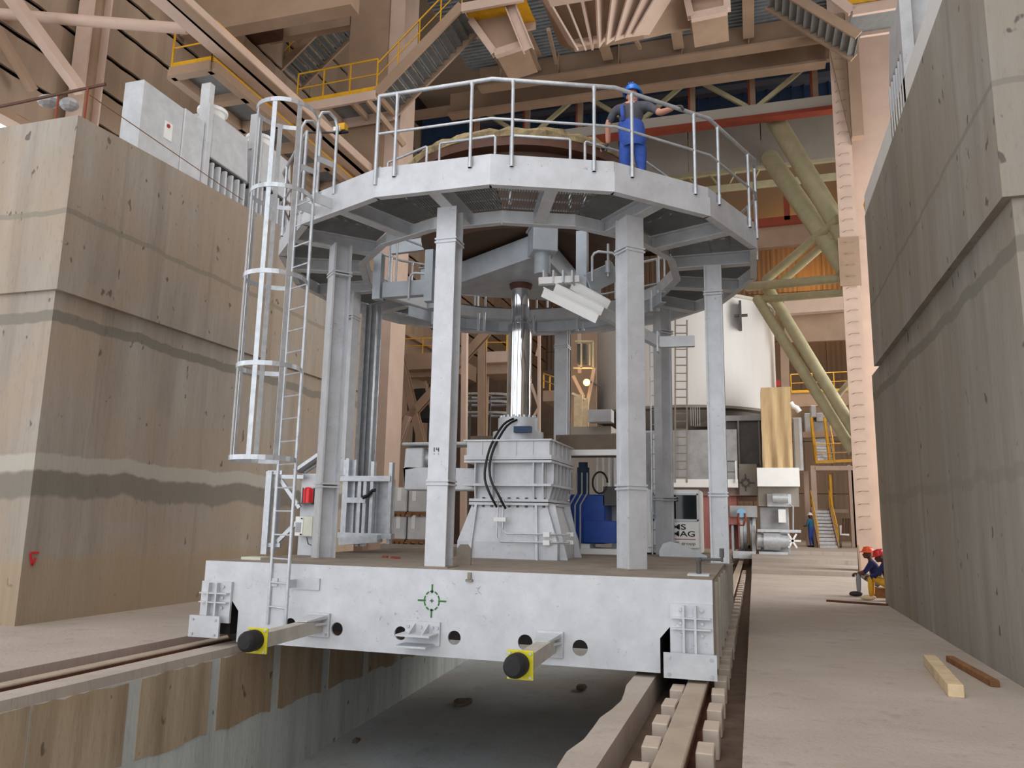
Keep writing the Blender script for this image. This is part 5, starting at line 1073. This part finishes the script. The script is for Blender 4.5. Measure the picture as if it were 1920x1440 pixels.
b = B(); b.box(c.x - .6, c.x - .5, 33.2, 33.3, 0, c.z - .9); b.box(c.x + .5, c.x + .6, 33.2, 33.3, 0, c.z - .9); b.split('stand_leg', DARK, dm)
for x0_, lab in ((885, 'rack of shiny steel hoops left of the brown and beige post'), (922, 'rack of shiny steel hoops right of the brown and beige post')):
    t = thing('hoop_rack', Q(x0_, 773, 31), lab, 'rack')
    for y in (738, 752, 773):
        c = Q(x0_, y, 31); b = B(); b.lathe((c.x, 31.6, 0), [(.62, c.z - .05), (.66, c.z), (.62, c.z + .05), (.60, c.z)], 20); b.obj('steel_hoop', GALV, t, smooth=.8)
    top = Q(x0_, 735, 31).z
    for a in (.6, 2.5, 4.6): b = B(); b.tube((c.x + .6 * math.cos(a), 31.6 + .6 * math.sin(a), 0), (c.x + .6 * math.cos(a), 31.6 + .6 * math.sin(a), top), .035, 6); b.obj('rack_upright', DGREY, t)
rp = thing('red_pipe', Q(745, 740, 24), 'red pipe bent downward beside the wide column', 'pipe'); b = B(); b.path([Q(722, 722, 22.9), Q(747, 732, 24), Q(749, 736, 24), Q(746, 775, 24)], .05, 8); b.obj('pipe_run', REDP, rp, smooth=1)
wcx = thing('timber_crate', Q(1088, 800, 24), 'open pale timber crate left of the front right column', 'crate')
pbox(1076, 740, 1091, 800, 24, .08, 'crate_panel', WOOD, wcx); pbox(1091, 747, 1103, 800, 24.1, .08, 'crate_panel', WOOD, wcx)
b = B(); b.bar(Q(1072, 738, 24), Q(1103, 752, 24.2), .15, .08); b.obj('crate_lid', WOOD, wcx); pbox(1103, 768, 1146, 790, 23.5, .5, 'grey_case', PLAST, wcx)
one('crate_stand', GRPAN, 'grey stand supporting the timber crate behind the deck', 'stand', lambda b: b.box(Q(1070, 800, 24).x, Q(1146, 800, 24).x, 24, 25.4, 0, Q(1088, 800, 24).z))
one('lamp_lit_panel', BEIGE, 'beige wall panel lit by the sodium lamp', 'panel', lambda b: b.box(Q(1070, 700, 36).x, Q(1118, 700, 36).x, 36, 36.2, 0, Q(1100, 590, 36).z))
for a0, a1, lab in (((1086, 612), (1087, 700), 'beige upright beside the sodium lamp'), ((1098, 775), (1114, 690), 'slanted pale brace crossing below the sodium lamp'), ((1075, 705), (1095, 745), 'short brown brace left of the sodium lamp')): one('pale_brace', BEIGE2, lab, 'brace', lambda b: b.bar(Q(*a0, 34), Q(*a1, 34), .14, .14))
gf = thing('pipe_gantry', Q(1095, 640, 33), 'small pipe gantry hanging above the sodium lamp', 'gantry')
for a0, a1 in (((1075, 690), (1112, 690)), ((1112, 690), (1112, 640)), ((1106, 685), (1106, 645)), ((1078, 640), (1112, 640)), ((1090, 645), (1090, 690))): b = B(); b.bar(Q(*a0, 33), Q(*a1, 33), .07, .07); b.obj('gantry_bar', OLIVE, gf)
pbox(1082, 645, 1098, 680, 33.3, .4, 'motor_box', DGREY, gf)
sl = thing('sodium_lamp', Q(1100, 717, 33), 'glowing orange sodium lamp between the centre and right columns', 'lamp')
c = Q(1100, 717, 33); b = B(); b.ball(c, .15, .15, .15, 12, 8); b.obj('bulb', LAMPM, sl, smooth=3); b = B(); b.tube(c + V((0, .15, .1)), c + V((0, 3.0, .35)), .05, 8); b.obj('lamp_bracket', DGREY, sl)
lamp('sodium_lamp_light', c + V((0, -.3, 0)), 70, (1, .6, .22), .15)
c = at(1520, 505, y=62); lamp('sodium_lamp_light_far', (c.x, 63.0, c.z), 380, (1, .5, .12), .3)
fl2 = thing('flood_light', at(640, 240, y=13), 'small yellow and black flood light on the left of the guard rail', 'lamp')
c = at(641, 240, y=9.2); b = B(); b.obox(c, (1, 0, 0), (0, 1, 0), (0, 0, 1), .07, .05, .05); b.obj('lamp_body', YEL, fl2); b = B(); b.obox(c + V((-.04, -.06, -.04)), (1, 0, 0), (0, 1, 0), (0, 0, 1), .05, .02, .03); b.obj('lens', WHITE, fl2); b = B(); b.bar(c + V((-.12, 0, -.07)), c + V((.1, 0, -.07)), .05, .02); b.bar(c + V((0, 0, -.07)), (CX + (RO + .01) * math.cos(math.radians(-123.75)), CY + (RO + .01) * math.sin(math.radians(-123.75)), c.z - .07), .02, .02); b.obj('bracket', BLACK, fl2)
# ---------------------------------------------------------------- people
def lump(bm_, c, rx, ry, rz, rot=None, u=12, v=9):
    q = bmesh.ops.create_uvsphere(bm_, u_segments=u, v_segments=v, radius=1)
    for w_ in q['verts']:
        p = V((w_.co.x * rx, w_.co.y * ry, w_.co.z * rz)); w_.co = V(c) + (rot @ p if rot else p)
    return q['verts']
def person(label, org, yaw, J, cloth, helmet, hands=True, lookz=0.0, headyaw=0.0, face=True, dets=2):
    """J: joints in the figure's own frame (x right, y forward, z up, metres from the ground under it); cloth: segment -> material."""
    Rz = M.Rotation(yaw, 3, 'Z'); W = lambda p: V(org) + Rz @ V(p)
    root = thing('person', org, label, 'person')
    T = dict(J); verts, edges, rad, idx = [], [], [], {}
    def node(k, p, r_):
        idx[k] = len(verts); verts.append(W(p)); rad.append(r_); return k
    def link(a, c): edges.append((idx[a], idx[c]))
    node('pel', T['pel'], .152)
    node('waist', V(T['pel']).lerp(V(T['chest']), .5), .142); link('pel', 'waist')
    node('chest', T['chest'], .158); link('waist', 'chest')
    node('upch', V(T['chest']).lerp(V(T['neck']), .6), .12); link('chest', 'upch')
    node('neck', T['neck'], .058); link('upch', 'neck')
    node('skull', V(T['neck']).lerp(V(T['head']), .6), .055); link('neck', 'skull')
    segs = [('torso', 'pel', 'waist'), ('torso', 'waist', 'chest'), ('torso', 'chest', 'upch'), ('skin', 'neck', 'skull')]
    for s in ('L', 'R'):
        for k, r_, pr_ in (('sh', .072, 'upch'), ('el', .048, 'sh'), ('wr', .034, 'el')): node(k + s, T[k + s], r_); link(pr_, k + s) if k == 'sh' else link(k == 'el' and 'sh' + s or 'el' + s, k + s)
        for k, r_ in (('hip', .108), ('kn', .070), ('an', .048)): node(k + s, T[k + s], r_); link({'hip': 'pel', 'kn': 'hip' + s, 'an': 'kn' + s}[k], k + s)
        segs += [('sleeve', 'sh' + s, 'el' + s), ('fore', 'el' + s, 'wr' + s), ('thigh', 'hip' + s, 'kn' + s), ('shin', 'kn' + s, 'an' + s), ('thigh', 'pel', 'hip' + s), ('torso', 'upch', 'sh' + s)]
    me = bpy.data.meshes.new('body'); me.from_pydata(verts, edges, [])
    tmp = bpy.data.objects.new('tmpbody', me); COL.objects.link(tmp)
    sk = tmp.modifiers.new('s', 'SKIN'); sk.use_smooth_shade = True
    for i, v in enumerate(me.skin_vertices[0].data): v.radius = (rad[i], rad[i]); v.use_root = i == 0
    sb = tmp.modifiers.new('d', 'SUBSURF'); sb.levels = dets; sb.render_levels = dets
    bme = bmesh.new(); em = bpy.data.meshes.new_from_object(tmp.evaluated_get(bpy.context.evaluated_depsgraph_get())); bme.from_mesh(em); bpy.data.objects.remove(tmp)
    mats = []; mi = lambda m_: (mats.append(m_) if m_ not in mats else None) or mats.index(m_)
    for f_ in bme.faces:
        c = f_.calc_center_median(); best = (9, 'torso')
        for nm, a, c_ in segs:
            p, q = verts[idx[a]], verts[idx[c_]]; d_ = q - p; t = max(0, min(1, (c - p).dot(d_) / max(d_.length_squared, 1e-6)))
            dd = (c - p - d_ * t).length / (.8 if nm in ('torso',) else 1)
            key = nm
            if nm == 'sleeve' and 'sleeve_len' in cloth and t > cloth['sleeve_len']: key = 'fore'
            if dd < best[0]: best = (dd, key)
        f_.material_index = mi(cloth[best[1]])
    # shoes, hands, head on the same mesh
    def stamp(vs, m_):
        k = mi(m_)
        for f_ in {f_ for v in vs for f_ in v.link_faces}: f_.material_index = k; f_.smooth = True
    for s in ('L', 'R'):
        a, t_ = W(T['an' + s]), W(T['toe' + s]); d_ = t_ - a; d_.z = 0; d_.normalize(); sd = V((d_.y, -d_.x, 0)); rot = M((sd, d_, V((0, 0, 1)))).transposed()
        stamp(lump(bme, a + d_ * .075 + V((0, 0, -.035)), .052, .145, .05, rot), cloth['shoe'])
        w_, e_ = W(T['wr' + s]), W(T['el' + s]); hd = (w_ - e_).normalized()
        if 'hd' + s in T: hd = (Rz @ V(T['hd' + s])).normalized()
        up = V((0, 0, 1)); sd = hd.cross(up).normalized() if abs(hd.dot(up)) < .95 else V((1, 0, 0)); nn = sd.cross(hd)
        stamp(lump(bme, w_ + hd * .05, .042, .055, .018 + .004, M((sd, hd, nn)).transposed(), 10, 8), cloth['hand'])
        if hands:
            hb = B(); hb.m.free(); hb.m = bme
            for k in range(4):                            # four fingers of unequal length, curled over what they hold
                o_ = sd * (-.031 + .021 * k); L = (.036, .042, .039, .030)[k]; p0 = w_ + hd * .085 + o_; p1 = p0 + hd * L - nn * .01; p2 = p1 + hd * L * .3 - nn * L * .8; p3 = p2 - hd * L * .45 - nn * L * .45
                n0 = len(bme.verts); hb.path([p0 - hd * .02, p0, p1, p2, p3], .0095, 6); bme.verts.ensure_lookup_table(); stamp([bme.verts[i] for i in range(n0, len(bme.verts))], cloth['hand'])
            sg = 1 if s == 'L' else -1; p0 = w_ + hd * .025 + sd * .036 * sg; n0 = len(bme.verts); hb.path([p0 - sd * .01 * sg, p0 + sd * .012 * sg + hd * .02, p0 + sd * .018 * sg + hd * .045 - nn * .02, p0 + sd * .008 * sg + hd * .058 - nn * .045], .0105, 6); bme.verts.ensure_lookup_table(); stamp([bme.verts[i] for i in range(n0, len(bme.verts))], cloth['hand'])
    hc = W(T['head']); Rh = Rz @ M.Rotation(headyaw, 3, 'Z') @ M.Rotation(lookz, 3, 'X')
    stamp(lump(bme, hc, .076, .095, .118, Rh, 16, 12), cloth['skin'])
    stamp(lump(bme, hc + Rh @ V((0, .055, -.055)), .05, .05, .055, Rh), cloth['skin'])
    for s in (-1, 1): stamp(lump(bme, hc + Rh @ V((s * .078, -.005, -.015)), .012, .022, .034, Rh, 8, 6), cloth['skin'])
    if face:
        stamp(lump(bme, hc + Rh @ V((0, .10, -.025)), .014, .020, .024, Rh, 8, 6), cloth['skin'])
        for s in (-1, 1): stamp(lump(bme, hc + Rh @ V((s * .032, .086, .002)), .012, .008, .007, Rh, 8, 6), BOOT)
        stamp(lump(bme, hc + Rh @ V((0, .094, -.075)), .024, .008, .006, Rh, 8, 6), REDB)
    if 'hair' in cloth: stamp(lump(bme, hc + Rh @ V((0, -.02, .01)), .08, .088, .108, Rh, 14, 10), cloth['hair'])
    for v in bme.verts: v.co -= V(org)
    om = bpy.data.meshes.new('body'); bme.to_mesh(om); bme.free(); ob = bpy.data.objects.new('body', om); COL.objects.link(ob); ob.parent = root
    for m_ in mats: om.materials.append(m_)
    # helmet: dome, brim and peak
    hb = B(); prof = [(0, .145)] + [(.118 * math.sin(a), .02 + .125 * math.cos(a)) for a in (.3, .6, .9, 1.2, 1.45)] + [(.122, .02), (.142, .008), (.142, 0), (.112, .004)]
    hb.lathe((0, 0, 0), prof, 24)
    for k in (-1, 0, 1): hb.bar((.03 * k, -.085, .118), (.03 * k, .085, .118), .012, .02)
    for v in hb.m.verts:
        if v.co.z < .02 and v.co.y > .05: v.co.y += .035 * (v.co.y / .14)
        v.co.y *= 1.12; v.co = hc + Rh @ (v.co + V((0, -.005, .028)))
    hb.obj('helmet', helmet, root, smooth=.7)
    return root
stand = lambda **k: {**dict(pel=(0, 0, .95), chest=(0, 0, 1.28), neck=(0, 0, 1.50), head=(0, .03, 1.64), shL=(-.19, 0, 1.43), shR=(.19, 0, 1.43), elL=(-.27, 0, 1.13), elR=(.27, 0, 1.13), wrL=(-.26, .12, .9), wrR=(.26, .12, .9), hipL=(-.1, 0, .90), hipR=(.1, 0, .90), knL=(-.11, .02, .49), knR=(.11, .02, .49), anL=(-.12, -.02, .085), anR=(.12, -.02, .085), toeL=(-.14, .2, .03), toeR=(.14, .2, .03)), **k}
# worker on the ring platform, back to the camera, one hand on each rail
mo = V((-1.45, 10.22, ZD)); yaw = math.radians(6)
inv = lambda p: M.Rotation(-yaw, 3, 'Z') @ (V(p) - mo)
hl = at(1140, 270, y=10.42); hr_ = at(1262, 203, y=9.82)
hl, hr_ = inv(hl), inv(hr_)
J = stand(pel=(0, 0, .95), chest=(-.03, .03, 1.27), neck=(-.02, .07, 1.50), head=(0, .11, 1.645), shL=(-.21, .04, 1.42), shR=(.18, .02, 1.43))
J = {k: V(v) * 1.045 for k, v in J.items()}; J['shL'] += V((-.02, 0, 0)); J['shR'] += V((.03, 0, 0)); J['wrL'] = hl; J['wrR'] = hr_
J['elL'] = V(J['shL']).lerp(V(hl), .5) + V((-.05, -.05, .02)); J['elR'] = V(J['shR']).lerp(V(hr_), .5) + V((.0, .05, -.06))
J['hdL'] = (-.6, .3, -.35); J['hdR'] = (.9, -.2, .05)
pm = person('worker in blue bib overalls and blue helmet on the ring platform, back turned', mo, yaw, J, dict(torso=GREYT, sleeve=GREYT, sleeve_len=.85, fore=SKIN, thigh=CBLUE, shin=CBLUE, skin=SKIN, shoe=BOOT, hand=GLOVE), HELB, headyaw=-.2)
# bib overall: seat and crossed back over the shirt
def bib(J, org, yaw, root):
    Rz = M.Rotation(yaw, 3, 'Z'); b = B(); n = 28
    rows = []
    for t, k in ((-.42, .90), (-.05, 1.08), (.25, 1.06), (.5, 1.05), (.72, 1.04)):
        c = V(J['pel']).lerp(V(J['chest']), t); row = []
        for i in range(n):
            a = 2 * PI * i / n; rr = .166 * k
            row.append(b.m.verts.new(V(org) + Rz @ (c + V((math.cos(a) * rr * 1.06, math.sin(a) * rr * .98, -.05 * max(0, math.cos(a - PI * .25)) * (1 if t > .6 else 0))))))
        rows.append(row)
    for a_, c_ in zip(rows, rows[1:]):
        for i in range(n): b.m.faces.new((a_[i], a_[(i + 1) % n], c_[(i + 1) % n], c_[i]))
    c = V(J['pel']).lerp(V(J['chest']), .72); 
    ws = lambda p: V(org) + Rz @ V(p)
    b.bar(ws(c + V((-.10, -.155, -.02))), ws(V(J['chest']) + V((-.11, -.165, .10))), .055, .012, up=(0, -1, 0)); b.bar(ws(V(J['chest']) + V((-.11, -.165, .10))), ws(V(J['neck']) + V((-.10, -.03, -.02))), .05, .012, up=(0, -1, .4))
    b.obj('overall_bib', CBLUE, root, smooth=2)
bib(J, mo, yaw, pm)
# worker standing far off by the stair tower
fo = at(1522, 1021, y=45.0); fo.z = .49
person('distant standing worker in teal-blue coverall and white helmet near the far stairs', fo, math.radians(55), stand(wrL=(-.12, .26, 1.12), wrR=(.1, .27, 1.1), elL=(-.27, .06, 1.12), elR=(.27, .06, 1.12)), dict(torso=TEALJ, sleeve=TEALJ, fore=TEALJ, thigh=CBLUE, shin=CBLUE, skin=SKIND, shoe=BOOT, hand=SKIND), HELW, hands=True, dets=1)
# two workers sitting at the end of the right wall
sit = lambda **k: {**dict(pel=(0, 0, .34), chest=(0, .08, .62), neck=(0, .16, .84), head=(0, .21, .98), shL=(-.19, .14, .77), shR=(.19, .14, .77), elL=(-.24, .30, .55), elR=(.24, .30, .55), wrL=(-.10, .46, .52), wrR=(.10, .46, .52), hipL=(-.1, .03, .33), hipR=(.1, .03, .33), knL=(-.13, .44, .52), knR=(.13, .44, .52), anL=(-.13, .44, .085), anR=(.13, .44, .085), toeL=(-.14, .7, .03), toeR=(.14, .7, .03)), **k}
a_ = at(1640, 1116, z=0); a_ = V((2.74, 20.4, 0)); c_ = V((2.88, 19.4, 0))
person('worker in navy jacket and orange helmet sitting by the wall end, arms on knees', a_, math.radians(82), sit(), dict(torso=NAVY, sleeve=NAVY, fore=SKIND, thigh=GTROU, shin=GTROU, skin=SKIND, shoe=BOOT, hand=SKIND), HELO, headyaw=.1, dets=1)
person('worker in yellow trousers and red helmet crouched against the wall end', c_, math.radians(75), sit(head=(0, .24, .95)), dict(torso=NAVY, sleeve=NAVY, fore=NAVY, thigh=YTROU, shin=YTROU, skin=SKIND, shoe=WOOD, hand=SKIND), HELR, headyaw=.35, lookz=-.3, dets=1)
for c in (a_, c_): tag(B().box(c.x - .18 + .05, c.x + .22 + .05, c.y - .2, c.y + .2, 0, .22).obj('seat_block', WOODD), 'low timber block under the %s worker' % ('orange-helmeted' if c is a_ else 'red-helmeted'), 'block')
